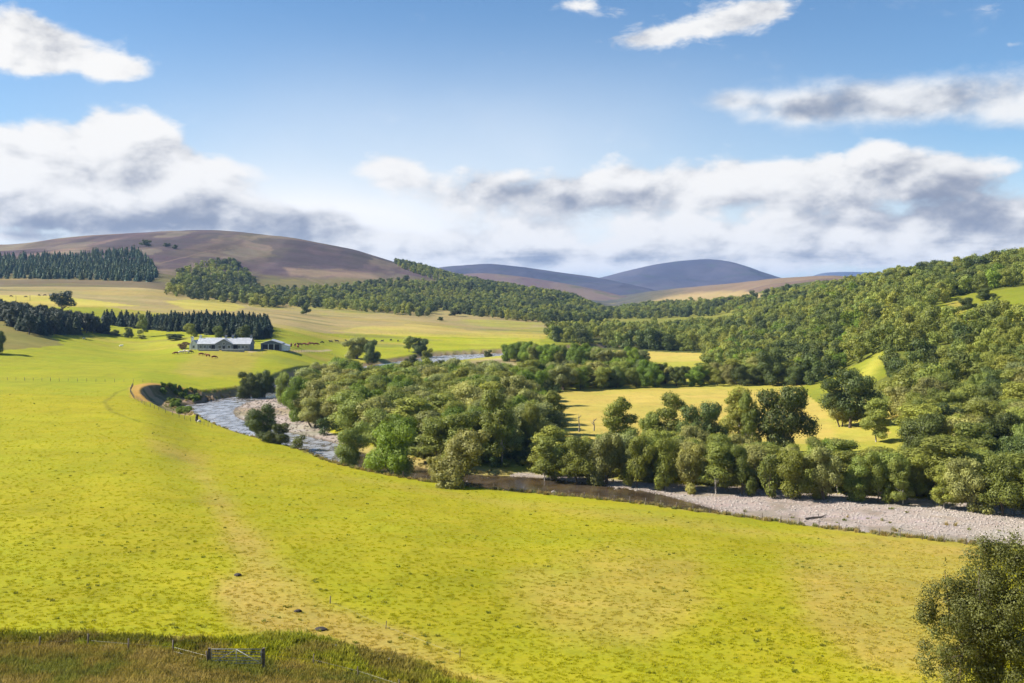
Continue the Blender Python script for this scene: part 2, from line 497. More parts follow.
M['cow_pale'] = simple('cream_hide', (.62, .54, .42), .15, 2.)
M['cow_brown'] = simple('red_brown_hide', (.17, .055, .03), .25, 2.)
M['cow_dark'] = simple('dark_hide', (.045, .032, .028), .25, 2.)
M['fleece'] = simple('fleece', (.72, .70, .64), .1, 6.)

# ------------------------------------------------------------------ the ground sheet
def cover_mask(px, py, X, Y, poly, y0=0, y1=1e9, soft=True):
    return inside(px, py, poly) & (Y > y0) & (Y < y1)


C = dict(
    field=(.292, .270, .012), bright=(.260, .268, .015), tan=(.36, .265, .065), brownrough=(.20, .155, .035), ditch=(.09, .09, .02),
    meadow=(.43, .335, .075), meadow_g=(.33, .31, .045), terrace=(.30, .235, .095), yellow=(.42, .36, .06), knoll=(.19, .155, .05),
    wood=(.075, .085, .02), hillside=(.12, .13, .022), clear=(.19, .205, .018), heather=(.102, .070, .070), heath_brown=(.125, .095, .058), heath_tan=(.235, .165, .105),
    heath_green=(.13, .125, .045), moor=(.20, .14, .09), moorfield=(.34, .25, .11), earth=(.31, .22, .14), rim=(.40, .235, .06),
    gravel=(.35, .295, .255), sand=(.42, .32, .20), bed=(.10, .07, .035))


def paint(X, Y, Z, d, bar, scoop):
    n = len(X); col = np.tile(np.array(C['field']), (n, 1))
    w1 = fbm(X/25, Y/25, 71, 4); w2 = fbm(X/90, Y/120, 77, 4); w3 = fbm(X/7, Y/7, 79, 3)
    Yc = np.maximum(Y, 1)
    px = CX + F * X / Yc; py = HY + (EYE - Z) / Yc * F
    jx = px + 5*w3 + 4*w1; jy = py + (1.2*w1 + 1.0*w3) * np.clip(300 / Yc, .3, 4)
    def put(c, mask, a=1.0):
        a = np.broadcast_to(np.asarray(a, float), (n,)) * mask
        col[:] = col*(1-a[:, None]) + np.array(C[c] if isinstance(c, str) else c)*a[:, None]
    def poly(c, P, y0=0, y1=1e9, a=1.0, feather=0):
        if feather:
            s = seg_dist(px, py, P); i = inside(px, py, P)
            s = np.where(i, -s, s) + feather*.9*w1 + feather*.5*w3
            put(c, (Y > y0) & (Y < y1), a * sstep(feather, -feather, s))
        else: put(c, cover_mask(jx, jy, X, Y, P, y0, y1), a)
    # general zones by distance
    put('bright', Y > 300)
    put('field', Y > 0, .5*sstep(.0, .6, w2))
    put('meadow_g', (px > 470) & (Y > 215))
    put('hillside', (px > 690) & (Y > 400) & (Z > 3.0))
    put('hillside', (px > 800) & (Z > 3) & (Y > 190))
    put('wood', (px > 540) & (Y > 620))
    poly('meadow_g', [(560, 331), (590, 318), (640, 314), (745, 309), (748, 325), (700, 331), (640, 332)], 620, 2200, .45)
    # left fields and terraces
    poly('knoll', [(-80, 305), (30, 318), (62, 345), (30, 349), (-80, 352)], 300, 640, .85)
    poly('terrace', [(-300, 270), (165, 282), (250, 300), (560, 300), (560, 336), (330, 334), (265, 326), (100, 306), (-300, 312)], 600, 2000)
    poly('yellow', [(-300, 292), (60, 296), (140, 306), (-300, 312)], 500, 1100, .85)
    poly('yellow', [(165, 301), (215, 299), (247, 307), (235, 311), (185, 309)], 600, 1300, .8)
    poly('bright', [(265, 336), (345, 333), (470, 334), (545, 327), (560, 352), (265, 365)], 420, 1000, .55)
    put('bright', (Y > 560) & (Y < 1200) & (px > 250) & (px < 600), .5*sstep(.05, .4, w2))
    poly('meadow', [(400, 322), (470, 330), (545, 333), (545, 339), (400, 336), (330, 331)], 500, 1100, .55)
    poly('terrace', [(330, 312), (420, 318), (400, 326), (300, 326)], 700, 1100, .7)
    put('heath_brown', (px < 640) & (Y > 1000) & (Z > 33), .8)
    # heather hill
    hz = sstep(58, 74, Z + 8*w1) * (px < 640) * (Y > 1150)
    put('heather', hz > 0, hz)
    put('heath_brown', hz > 0, .45*sstep(-.1, .25, fbm(X/150, Y/200, 93, 5))*hz)
    tanm = sstep(.15, .4, fbm(X/190, Y/420, 91, 4)) * hz
    put('heath_tan', tanm > 0, .75*tanm)
    put('heath_green', hz > 0, .3*sstep(.15, .35, fbm(X/240, Y/300, 95, 4))*hz)
    q = fbm(X/110, Y/420, 191, 5) + .5*fbm(X/30, Y/120, 193, 4)
    put((.075, .052, .058), hz > 0, .75*sstep(.05, .45, q)*hz)
    put((.20, .15, .10), hz > 0, .6*sstep(-.15, -.5, q)*hz)
    q = fbm(X/20, Y/70, 195, 4); col *= (1 + .26*q*hz)[:, None]
    mb_ = vnoise(X/55 + .3*w1, Y/150, 197)
    put((.062, .048, .05), hz > 0, .65*sstep(.70, .74, mb_)*hz); put((.20, .165, .11), hz > 0, .55*sstep(.26, .22, mb_)*hz)
    poly('heath_tan', [(285, 268), (370, 272), (385, 280), (290, 276)], 1100, 2400, .8, 3)
    # right moor
    ms = sstep(622, 700, px + 28*w1 + 8*w3)
    put('moor', (px > 600) & (Y > 1500), ms)
    put((.085, .08, .065), (px > 545) & (px < 720) & (Y > 1900), 1 - ms)
    put('heather', (px > 640) & (Y > 1500), ms*.6*sstep(0, .35, fbm(X/300, Y/500, 97, 4)))
    poly('moorfield', [(640, 304), (665, 297), (700, 292), (745, 291), (770, 296), (735, 303)], 1300, 2600, .95, 2)
    poly('meadow_g', [(770, 292), (800, 288), (800, 292), (770, 297)], 1300, 2600, .8)
    # valley-floor meadow and clearings
    poly('meadow', [(548, 392), (640, 384), (760, 383), (858, 384), (866, 400), (905, 412), (880, 440), (700, 470), (560, 452), (530, 410)], 250, 470)
    poly('meadow_g', [(540, 384), (700, 382), (800, 385), (860, 388), (800, 392), (700, 388), (600, 392)], 300, 470, .7, 4)
    poly('meadow_g', [(820, 402), (890, 408), (880, 440), (840, 445)], 200, 400, .6, 5)
    poly('meadow', [(612, 350), (700, 353), (712, 361), (640, 362), (612, 358)], 450, 700)
    poly('sand', [(462, 364), (500, 358), (535, 361), (560, 370), (545, 378), (500, 382), (470, 374)], 380, 640, .9, 3)
    poly('tan', [(505, 358), (560, 364), (620, 366), (600, 378), (540, 376)], 400, 640, .8, 3)
    poly('clear', [(800, 388), (830, 376), (862, 362), (880, 348), (890, 350), (885, 372), (850, 400), (815, 402)], 250, 520, .9)
    poly('yellow', [(822, 392), (850, 378), (880, 350), (886, 360), (862, 386)], 250, 520, .6, 4)
    poly('clear', [(924, 316), (930, 310), (952, 297), (985, 291), (1030, 286), (1120, 278), (1120, 334), (1024, 333), (980, 330), (945, 328)], 330, 620)
    poly('yellow', [(985, 318), (1030, 302), (1120, 296), (1120, 322), (1024, 322)], 360, 620, .75, 3)
    poly('tan', [(945, 303), (965, 297), (970, 308), (955, 316)], 360, 620, .5, 3)
    # near field: dry streaks
    poly('tan', [(150, 440), (190, 470), (215, 520), (238, 560), (215, 600), (262, 640), (330, 652), (430, 690), (540, 690), (420, 645), (335, 603), (285, 567), (245, 520), (205, 460)], 0, 250, .62, 15)
    poly('tan', [(215, 575), (300, 600), (420, 650), (540, 695), (420, 695), (320, 655), (230, 630)], 0, 130, .6, 14)
    poly('tan', [(520, 575), (600, 552), (690, 560), (705, 600), (650, 650), (560, 635)], 0, 170, .55, 26)
    poly('tan', [(790, 560), (870, 535), (990, 545), (960, 690), (860, 680), (800, 610)], 0, 170, .68, 22)
    poly('tan', [(250, 455), (360, 478), (500, 498), (760, 528), (1000, 550), (1000, 556), (760, 536), (500, 508), (300, 470)], 0, 280, .45, 6)
    poly('tan', [(210, 345), (265, 352), (250, 372), (190, 380), (170, 370)], 380, 560, .45, 5)
    poly('brownrough', [(-400, 644), (60, 645), (205, 655), (290, 664), (420, 690), (420, 900), (-400, 900)], 0, 110, .95, 3)
    poly('ditch', [(-400, 630), (90, 634), (200, 640), (240, 648), (205, 655), (60, 647), (-400, 645)], 0, 120, .85, 3)
    poly((.17, .19, .02), [(205, 640), (300, 632), (345, 645), (420, 662), (470, 690), (420, 690), (330, 668), (250, 655)], 0, 120, .7, 4)
    rz = (Y < 110) & (py > 628)
    rr = inside(px, py, [(-400, 640), (60, 643), (205, 653), (290, 660), (430, 690), (430, 900), (-400, 900)]) & rz
    u1 = fbm(X/3.2, Y/4, 231, 4); u2 = fbm(X/1.3, Y/1.5, 233, 3)
    put((.135, .145, .026), rr, .85*sstep(.02, .4, u1))
    put((.27, .20, .06), rr, .7*sstep(.0, -.4, u1 + .4*u2))
    put((.085, .075, .02), rr, .55*sstep(.2, .5, u2))
    rk = inside(px, py, [(-400, 626), (90, 630), (205, 637), (300, 628), (350, 642), (430, 660), (490, 692), (425, 692), (330, 668), (205, 655), (60, 647), (-400, 646)]) & rz
    put((.20, .215, .02), rk, .8*sstep(.0, .35, u1)); put((.17, .12, .045), rk, .6*sstep(-.05, -.4, u1))
    # tracks: faint wheel marks by the bend, the farm road
    for P, w, c, a in (([(150, 383), (118, 392), (104, 402), (112, 412), (140, 422), (165, 428)], 1.0, 'ditch', .35),
                       ([(-60, 381), (70, 382), (128, 385)], .9, 'ditch', .55),
                       ([(308, 279), (322, 284), (336, 291)], 2.5, 'heath_tan', .9), ([(140, 268), (165, 262), (205, 252), (250, 246)], 2.0, 'heath_tan', .6),
                       ([(250, 352), (262, 350), (290, 352), (330, 350)], 2.2, 'sand', .8),
                       ([(186, 350), (252, 353)], 1.6, 'tan', .7)):
        W = [at(*p) for p in P]
        s = seg_dist(X, Y, W, False); put(c, s < 3*w, a*sstep(w, .3*w, s + .4*w3))
    # edges of the river
    put('rim', (Y > 230) & (Y < 420) & (d > 0) & ~scoop, sstep(4.2, 2.2, seg_dist(X, Y, RIM) + 1.2*w3) * ((px < 200) & (Y > 290)) * .9)
    rb = sstep(4.5, 2.0, d + 1.5*w3) * (d > 0)
    put('terrace', rb > 0, .8*rb)
    put('earth', (d > 0) & (d < 2.6 + w3) & (Y > 300), .75)
    put('earth', scoop, .92)
    put((.13, .115, .045), scoop, .9*sstep(.1, .35, w3 + .6*w1))
    g = sstep(1.2, -.6, bar + 1.6*w3)
    put('gravel', g > 0, g * (d > 0))
    put((.27, .205, .125), g > 0, g*.85*sstep(-.2, .3, w1)*(px < 400))
    put((.20, .17, .12), g > 0, g*.6*sstep(.05, .4, fbm(X/6, Y/6, 241, 4)))
    put((.12, .10, .08), g > 0, g*.7*sstep(1.6, .2, d))
    put('bed', d <= 0)
    q = fbm(X/160, Y/22, 211, 5); far_ = sstep(380, 560, Y) * (px < 640)
    col *= (1 + far_*.22*q)[:, None]
    put('tan', (far_ > 0) & (Z < 60), far_*.45*sstep(.15, .45, fbm(X/120, Y/40, 217, 5)))
    put('heath_green', (far_ > 0) & (Z < 60), far_*.5*sstep(.25, .5, fbm(X/90, Y/30, 219, 5)))
    # light broad variety
    col *= (1 + .10*w1 + .08*w2)[:, None]
    return np.clip(col, .004, .9)


def build_ground():
    t = np.concatenate([np.linspace(-2.3, -.72, 60)[:-1], np.linspace(-.72, .72, 780), np.linspace(.72, 2.3, 60)[1:]])
    yy = np.exp(np.linspace(math.log(12), math.log(14040), 300)) - 40
    mid = np.exp(np.linspace(math.log(90), math.log(560), 560)) - 40           # finer rows where the river runs
    yy = np.unique(np.concatenate([yy[(yy < 45)], mid, yy[(yy > 525)]]))
    # and finer again over the far slopes
    extra = np.exp(np.linspace(math.log(560), math.log(2600), 260)) - 40
    yy = np.unique(np.concatenate([yy, extra]))
    TT, YY = np.meshgrid(t, yy)
    X = (TT * (YY + 45)).ravel(); Y = YY.ravel()
    z, d, bar, scoop = ground(X, Y, True)
    col = paint(X, Y, z, d, bar, scoop)
    nx, ny = len(t), len(yy)
    i = (np.arange(ny-1)[:, None]*nx + np.arange(nx-1)[None]).ravel()
    Fq = np.stack([i, i+1, i+nx+1, i+nx], 1)
    me = mesh_np('ground', np.stack([X, Y, z], 1), Fq, M['land'], True, {'cover': col})
    return tag(link(bpy.data.objects.new('ground', me)), kind='structure')


build_ground()

# the river: a sheet a little inside the carved channel
def build_river():
    P = RIVER
    xs0, ys0 = P.min(0); xs1, ys1 = P.max(0)
    me = bpy.data.meshes.new('river'); bm = bmesh.new()
    vs = [bm.verts.new((x, y, 0.0)) for x, y in P]
    f = bm.faces.new(vs)
    if f.normal.z < 0: f.normal_flip()
    bmesh.ops.triangulate(bm, faces=[f])
    for _ in range(3):
        bmesh.ops.subdivide_edges(bm, edges=[e for e in bm.edges if e.calc_length() > 7], cuts=1)
        bmesh.ops.triangulate(bm, faces=bm.faces[:])
    bm.to_mesh(me); bm.free()
    n = len(me.vertices); co = np.zeros(n*3, np.float32); me.vertices.foreach_get('co', co); co = co.reshape(-1, 3)
    px = CX + F*co[:, 0]/co[:, 1]
    rif = np.where((px < 345) & (co[:, 1] < 375), .6, np.where(co[:, 1] > 420, .6, .04))
    a = me.attributes.new('riffle', 'FLOAT', 'POINT'); a.data.foreach_set('value', rif.astype(np.float32))
    me.materials.append(M['water'])
    return tag(link(bpy.data.objects.new('river', me)), kind='structure')


build_river()


# ------------------------------------------------------------------ far hills
def hill(name, ridge, Yr, depth_f, depth_b, base, mat, amp, seed, sharp=1.5):
    ridge = np.array(ridge, float)
    u = np.linspace(ridge[0, 0], ridge[-1, 0], 160)
    zr = hermite(ridge[:, 0], (EYE + (HY - ridge[:, 1])*Yr/F)[None], pchip_slopes(ridge[:, 0], (EYE + (HY - ridge[:, 1])*Yr/F)[None]), u)[0]
    v = np.concatenate([np.linspace(-1, 0, 60), np.linspace(0, 1, 20)[1:]])
    U, Vv = np.meshgrid(u, v)
    Y = Yr + np.where(Vv < 0, Vv*depth_f, Vv*depth_b)
    X = (U - CX)/F*Yr*(1 + 0*Vv)
    s = np.cos(np.clip(np.abs(Vv), 0, 1)*math.pi/2)**sharp
    env = np.clip((zr - base), 1, None)
    z = base + env[None]*s - 25*(1-s)
    gul = np.abs(fbm(X/700, Y/1300, seed, 4))
    z += amp*(fbm(X/500, Y/600, seed+5, 5) - 1.2*gul) * np.clip(np.abs(Vv)*3, .05, 1)
    nx = len(u); i = (np.arange(len(v)-1)[:, None]*nx + np.arange(nx-1)[None]).ravel()
    me = mesh_np(name, np.stack([X.ravel(), Y.ravel(), z.ravel()], 1), np.stack([i, i+1, i+nx+1, i+nx], 1), mat, True)
    return tag(link(bpy.data.objects.new(name, me)), kind='structure')


MH1 = hill_mat('far_heather', (.055, .056, .085), (.080, .075, .100), (.055, .070, .070), .0016)  # heather pushed towards blue: distance haze painted into the hill colour
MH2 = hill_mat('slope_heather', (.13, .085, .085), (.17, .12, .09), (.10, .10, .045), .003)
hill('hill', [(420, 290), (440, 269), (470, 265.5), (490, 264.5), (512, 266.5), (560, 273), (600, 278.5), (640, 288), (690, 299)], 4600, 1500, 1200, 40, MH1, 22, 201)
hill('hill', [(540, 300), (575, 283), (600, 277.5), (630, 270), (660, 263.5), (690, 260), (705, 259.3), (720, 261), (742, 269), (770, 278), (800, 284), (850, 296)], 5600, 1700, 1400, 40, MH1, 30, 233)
hill('hill', [(420, 286), (450, 276), (480, 273.5), (520, 277), (560, 283), (600, 291), (625, 297), (660, 304)], 3500, 900, 700, 25, MH2, 14, 255)
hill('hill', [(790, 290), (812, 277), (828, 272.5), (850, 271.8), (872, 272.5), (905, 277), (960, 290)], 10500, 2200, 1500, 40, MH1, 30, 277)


# ------------------------------------------------------------------ plants
def leaf_quads(P, N, size, r, elong=1.0, droop=0.0):
    """rhombic leaves at P facing N"""
    n = len(P)
    a = r.normal(size=(n, 3)); a[:, 2] -= droop
    u = np.cross(N, a); u /= np.linalg.norm(u, axis=1)[:, None] + 1e-9
    w = np.cross(N, u)
    s = (size * r.uniform(.6, 1.35, n))[:, None]
    V = np.stack([P - w*s*elong*.55, P + u*s*.42, P + w*s*elong*.55, P - u*s*.42], 1)
    return V.reshape(-1, 3), np.arange(n*4).reshape(-1, 4)


def crown_points(r, lobes, per, fill=.38, keep=.70):
    P, N, T = [], [], []
    C0 = np.array([l[:3] for l in lobes]); RR = np.array([l[3] for l in lobes])
    for k, (x, y, z, rad) in enumerate(lobes):
        m = max(8, int(per * rad**2))
        d = r.normal(size=(m, 3)); d /= np.linalg.norm(d, axis=1)[:, None]
        rr = rad * (1 - fill * r.random(m)**1.2) * (1 + .17*r.normal(size=m))
        sq = np.array([1, 1, .85])
        p = np.array([x, y, z]) + d * rr[:, None] * sq
        dist = np.linalg.norm(p[:, None] - C0[None], axis=2) / RR[None]
        dist[:, k] = 9
        ok = dist.min(1) > keep
        p = p[ok]; d = d[ok]
        nn = d + np.array([0, 0, .18]) + .30*r.normal(size=d.shape); nn /= np.linalg.norm(nn, axis=1)[:, None]
        P.append(p); N.append(nn); T.append(np.full(len(p), .5 + .2*r.normal()) + .16*r.normal(size=len(p)))
    return np.vstack(P), np.vstack(N), np.concatenate(T)


def make_crown(name, seed, H, W, z0, n_lobes, lobe_r, per, leaf, mat, top_heavy=0., shape='round', lean=0., elong=1.2):
    r = np.random.default_rng(seed)
    lobes = []
    cz = (z0 + H) / 2; hz = (H - z0) / 2
    nb = max(4, n_lobes // 3)
    sq = r.uniform(.8, 1.2); asym = r.normal(size=2)*.12*W
    for b in range(nb):
        # boughs wind up round the stem; each carries a few rounded masses of leaf
        t = (b + r.uniform(.1, .9)) / nb
        a = b*2.4 + r.normal()*.5
        if shape == 'tall': prof = math.sin(math.pi*min(1, .22 + .78*t))**.7
        elif shape == 'spread': prof = .75 + .35*math.sin(math.pi*t)
        else: prof = math.sqrt(max(.05, 1 - (2*t - .85)**2 / 1.7))
        R0 = (W/2 - lobe_r*.75)*prof*r.uniform(.35, .98)
        bx, by = math.cos(a)*R0*sq + asym[0]*t, math.sin(a)*R0/sq + asym[1]*t
        bz = z0 + (H - z0)*(.14 + .80*t)*r.uniform(.92, 1.06)
        m = int(r.integers(3, 6))
        for k in range(m):
            rad = lobe_r*r.uniform(.55, 1.15)
            d = r.normal(size=3); d /= np.linalg.norm(d); d[2] *= .7
            q = np.array([bx, by, bz]) + d*lobe_r*(.95 if k else .2)
            q[2] = min(max(q[2], z0 + rad*.45), H - rad*.55)
            lobes.append((q[0] + lean*(q[2]-z0), q[1], q[2], rad))
    lobes.append((lean*hz, 0, cz - hz*.15, min(W*.27, lobe_r*1.7)))
    lobes.append((lean*hz*1.3, 0, cz + hz*.3, min(W*.22, lobe_r*1.4)))
    P, N, T = crown_points(r, lobes, per)
    # sprigs that break the outline
    ns = len(P)//7
    pick = r.integers(0, len(P), ns); ctr = np.array([0, 0, cz])
    out = P[pick] - ctr; out /= np.linalg.norm(out, axis=1)[:, None]
    P = np.vstack([P, P[pick] + out*r.uniform(.1, .5, ns)[:, None]*lobe_r*.5]); N = np.vstack([N, N[pick]]); T = np.concatenate([T, T[pick]])
    V, Fq = leaf_quads(P, N, leaf, r, elong)
    return mesh_np(name, V, Fq, mat, False, {'tint': np.repeat(np.clip(T, 0, 1), 4)}), lobes


def make_trunk(name, seed, H, z0, lobes, rad, mat, stems=1):
    r = np.random.default_rng(seed); mb = MB()
    for s in range(stems):
        off = (r.normal(size=2)*.5*(stems > 1))
        top = np.array([lobes[-1][0]*1.2 + off[0]*2.2, off[1]*2.2, z0 + (H-z0)*.62])
        pts = [np.array([off[0]*.5, off[1]*.5, -.4]), np.array([off[0]*.6, off[1]*.6, .3])]
        for k in (.35, .7, 1): pts.append(pts[0]*(1-k) + top*k + np.array([*(r.normal(size=2)*.12), 0]))
        mb.tube(pts, [rad*1.5, rad*1.05, rad*.85, rad*.6, rad*.25], 7)
        for l in lobes[:10:1 if stems == 1 else 2]:
            a = pts[2]*.5 + pts[3]*.5 if l[2] > pts[3][2] else pts[2]
            e = np.array(l[:3]); m_ = a*.5 + e*.5 + np.array([0, 0, .1*H*.3])
            mb.tube([a, m_, e], [rad*.42, rad*.25, rad*.08], 5)
    return mb.mesh(name, mat, True)


def make_conifer(seed, H, W, mat, leaf, layers, per, z0=.6, pine=False):
    r = np.random.default_rng(seed)
    P, N, T = [], [], []
    for i in range(layers):
        t = (i + r.uniform(-.2, .2)) / (layers-1); t = min(max(t, 0), 1)
        z = z0 + (H - z0)*t
        rad = W/2 * (1-t**1.35)**.9 * r.uniform(.8, 1.2) + .12
        nb = max(5, int(10*(1-t) + 5)); ph = r.uniform(0, 7)
        for b in range(nb):
            a = ph + 2*math.pi*b/nb + r.normal()*.15; rr = rad*r.uniform(.75, 1.15)
            m = max(3, int(per*rr))
            s = r.random(m)**.7
            x = math.cos(a)*rr*s; y = math.sin(a)*rr*s
            zz = z - .42*rr*s**1.4 + .1*r.normal(size=m)
            spread = .17*rr*(1.2-s)
            P.append(np.stack([x + spread*r.normal(size=m), y + spread*r.normal(size=m), zz], 1))
            nn = np.stack([math.cos(a)*.6 + .4*r.normal(size=m), math.sin(a)*.6 + .4*r.normal(size=m), .8 + .3*r.normal(size=m)], 1)
            N.append(nn/np.linalg.norm(nn, axis=1)[:, None]); T.append(.35 + .35*s + .12*r.normal(size=m))
    P = np.vstack(P); N = np.vstack(N); T = np.concatenate(T)
    V, Fq = leaf_quads(P, N, leaf, r, 1.6)
    return mesh_np('crown', V, Fq, mat, False, {'tint': np.repeat(np.clip(T, 0, 1), 4)})


def straight_trunk(H, rad, mat):
    mb = MB(); mb.tube([(0, 0, -.4), (0, 0, .4), (.05, 0, H*.5), (0, 0, H*.93)], [rad*1.3, rad, rad*.6, rad*.12], 7)
    return mb.mesh('trunk', mat, True)


PROTO = {}     # species -> list of (crown mesh, trunk mesh, height, width)
def proto(sp, seeds, H, W, z0, n, lr, per, leaf, mat, bark, rad, stems=1, **kw):
    for sd in seeds:
        c, lob = make_crown('crown', sd, H, W, z0, n, lr, per, leaf, mat, **kw)
        t = make_trunk('trunk', sd+7, H, z0, lob, rad, bark, stems)
        co = np.zeros(len(c.vertices)*3, np.float32); c.vertices.foreach_get('co', co); co = co.reshape(-1, 3)
        h = np.percentile(co[:, 2], 99.5); w = np.percentile(np.abs(co[:, :2]), 98)*2
        PROTO.setdefault(sp, []).append((c, t, float(h), float(w)))


B, PB = M['bark'], M['birch_bark']
proto('willow', (1, 2, 3, 4, 5), 10, 10, .1, 26, 1.75, 235, .27, M['willow'], B, .25, 2, elong=1.5)
proto('alder', (11, 12, 13, 14, 15), 10, 8.4, .1, 22, 1.6, 255, .26, M['alder'], B, .2)
proto('birch', (21, 22, 23, 24), 12, 6.6, .8, 27, 1.2, 275, .23, M['birch'], PB, .15, shape='tall', elong=1.5)
proto('ash', (31, 32, 33), 11, 10.5, .1, 26, 1.8, 250, .27, M['ash'], B, .28)
proto('oak', (41, 42, 43, 44), 11, 11, .4, 28, 1.85, 270, .26, M['oak'], B, .3)
proto('shrub', (51, 52, 53), 4, 4.6, .0, 16, .9, 260, .2, M['scrub'], B, .07, 3)
for sd in (61, 62, 63):
    PROTO.setdefault('spruce', []).append((make_conifer(sd, 15, 6.2, M['spruce'], .7, 20, 7.5), straight_trunk(15, .2, B), 15., 6.2))
proto('pine', (71, 72, 73), 12, 8, 2.2, 18, 1.7, 80, .42, M['pine'], B, .25)
proto('flat_pine', (75,), 12, 12, 6.0, 14, 1.6, 80, .42, M['pine'], B, .3, shape='spread')

# cheaper far versions for the woods nobody could count
FAR = {}
def far_proto(sp, seeds, H, W, z0, n, lr, per, leaf, mat, **kw):
    for sd in seeds:
        c, _ = make_crown(sp, sd, H, W, z0, n, lr, per, leaf, mat, **kw)
        FAR.setdefault(sp, []).append(c)
far_proto('birch', (101, 102, 103, 104), 9, 6.2, .2, 15, 1.5, 60, .45, M['birch'])
far_proto('alder', (111, 112, 113, 114), 8.5, 7.6, .1, 15, 1.75, 56, .48, M['alder'])
far_proto('oak', (121, 122, 123), 9, 8.2, .1, 15, 1.85, 56, .5, M['oak'])
far_proto('ash', (125, 126), 9, 8.2, .1, 15, 1.85, 56, .5, M['ash'])
far_proto('shrub', (131, 132), 2.6, 3.2, 0, 8, .8, 60, .3, M['scrub'])
for sd in (141, 142, 143): FAR.setdefault('spruce', []).append(make_conifer(sd, 11, 6.4, M['far_spruce'], .95, 12, 4.0))


# ------------------------------------------------------------------ scattering what nobody could count
def asset_collection(name, meshes):
    c = bpy.data.collections.new(name)
    for i, me in enumerate(meshes):
        c.objects.link(bpy.data.objects.new('%s_%02d' % (name, i), me))
    return c


def scatter(name, pts, rot, scl, idx, coll, label, cover=None):
    n = len(pts)
    me = bpy.data.meshes.new(name); me.vertices.add(n)
    me.vertices.foreach_set('co', np.asarray(pts, np.float32).ravel())
    for k, a, typ, fld in (('rot', rot, 'FLOAT_VECTOR', 'vector'), ('scl', scl, 'FLOAT_VECTOR', 'vector'), ('idx', idx, 'INT', 'value')):
        at_ = me.attributes.new(k, typ, 'POINT')
        at_.data.foreach_set(fld, np.asarray(a, np.int32 if typ == 'INT' else np.float32).ravel())
    if cover is not None:
        ca = me.attributes.new('cover', 'FLOAT_COLOR', 'POINT'); ca.data.foreach_set('color', np.hstack([cover, np.ones((n, 1))]).astype(np.float32).ravel())
    o = link(bpy.data.objects.new(name, me))
    tag(o, label, None, None, 'stuff')
    g = bpy.data.node_groups.new('scatter_' + name, 'GeometryNodeTree')
    g.interface.new_socket('Geometry', in_out='INPUT', socket_type='NodeSocketGeometry')
    g.interface.new_socket('Geometry', in_out='OUTPUT', socket_type='NodeSocketGeometry')
    N = g.nodes; L = g.links
    gi = N.new('NodeGroupInput'); go = N.new('NodeGroupOutput')
    ci = N.new('GeometryNodeCollectionInfo'); ci.inputs[0].default_value = coll
    ci.inputs['Separate Children'].default_value = True; ci.inputs['Reset Children'].default_value = True
    ip = N.new('GeometryNodeInstanceOnPoints'); ip.inputs['Pick Instance'].default_value = True
    def na(k, typ):
        q = N.new('GeometryNodeInputNamedAttribute'); q.data_type = typ; q.inputs['Name'].default_value = k
        return next(s for s in q.outputs if s.enabled and s.name == 'Attribute')
    L.new(gi.outputs[0], ip.inputs['Points']); L.new(ci.outputs[0], ip.inputs['Instance'])
    L.new(na('idx', 'INT'), ip.inputs['Instance Index']); L.new(na('rot', 'FLOAT_VECTOR'), ip.inputs['Rotation'])
    L.new(na('scl', 'FLOAT_VECTOR'), ip.inputs['Scale'])
    L.new(ip.outputs[0], go.inputs[0])
    md = o.modifiers.new('scatter', 'NODES'); md.node_group = g
    return o


def thin(X, Y, s, start=None):
    """keep points at least s[i] apart (grid hash)"""
    keep = []; cell = {}
    if start:
        for x, y, r_ in start: cell.setdefault((int(x//8), int(y//8)), []).append((x, y))
    for i in range(len(X)):
        cx, cy = int(X[i]//8), int(Y[i]//8); ok = True; k = int(s[i]//8) + 1
        for a in range(cx-k, cx+k+1):
            for b in range(cy-k, cy+k+1):
                for (x, y) in cell.get((a, b), ()):
                    if (x-X[i])**2 + (y-Y[i])**2 < s[i]**2: ok = False; break
                if not ok: break
            if not ok: break
        if ok: keep.append(i); cell.setdefault((cx, cy), []).append((X[i], Y[i]))
    return np.array(keep, int)


def region_points(poly, y0, y1, spacing, tries, seed, holes=(), start=None, order=False):
    """scattered standing points whose foot lies in a stretch of land outlined from here"""
    r = np.random.default_rng(seed); poly = np.array(poly, float)
    p0, p1 = poly[:, 0].min(), poly[:, 0].max()
    Y = np.sqrt(r.uniform(y0*y0, y1*y1, tries)); px = r.uniform(p0, p1, tries)
    X = (px - CX)/F*Y
    Z, d, bar, _ = ground(X, Y, True)
    py = HY + (EYE - Z)/Y*F
    ok = inside(px, py, poly) & (d > 2.2) & (bar > .5)
    for h in holes: ok &= ~inside(px, py, h)
    X, Y, Z = X[ok], Y[ok], Z[ok]
    if order:
        o = np.argsort(Y); X, Y, Z = X[o], Y[o], Z[o]
    k = thin(X, Y, np.full(len(X), float(spacing)), start)
    return X[k], Y[k], Z[k]


PLACED = []          # (x, y, r) of every individual tree


def tree(sp, x, y, H, W, name, label, group=None, var=None, rz=None, sink=.1, cat='tree', z=None):
    pr = PROTO[sp]; c, t, h, w = pr[random.randrange(len(pr)) if var is None else var % len(pr)]
    r = empty(name, (x, y, (gz(x, y) if z is None else float(z)) - sink), random.uniform(0, 6.28) if rz is None else rz)
    r.scale = (W/w, W/w, H/h)
    tag(r, label, cat, group)
    link(bpy.data.objects.new('trunk', t), r); link(bpy.data.objects.new('crown', c), r)
    PLACED.append((x, y, W/2))
    return r


NAME = dict(flat_pine='pine_tree', willow='willow_tree', alder='alder_tree', birch='birch_tree', ash='ash_tree', oak='oak_tree', spruce='spruce_tree', pine='pine_tree', shrub='shrub')


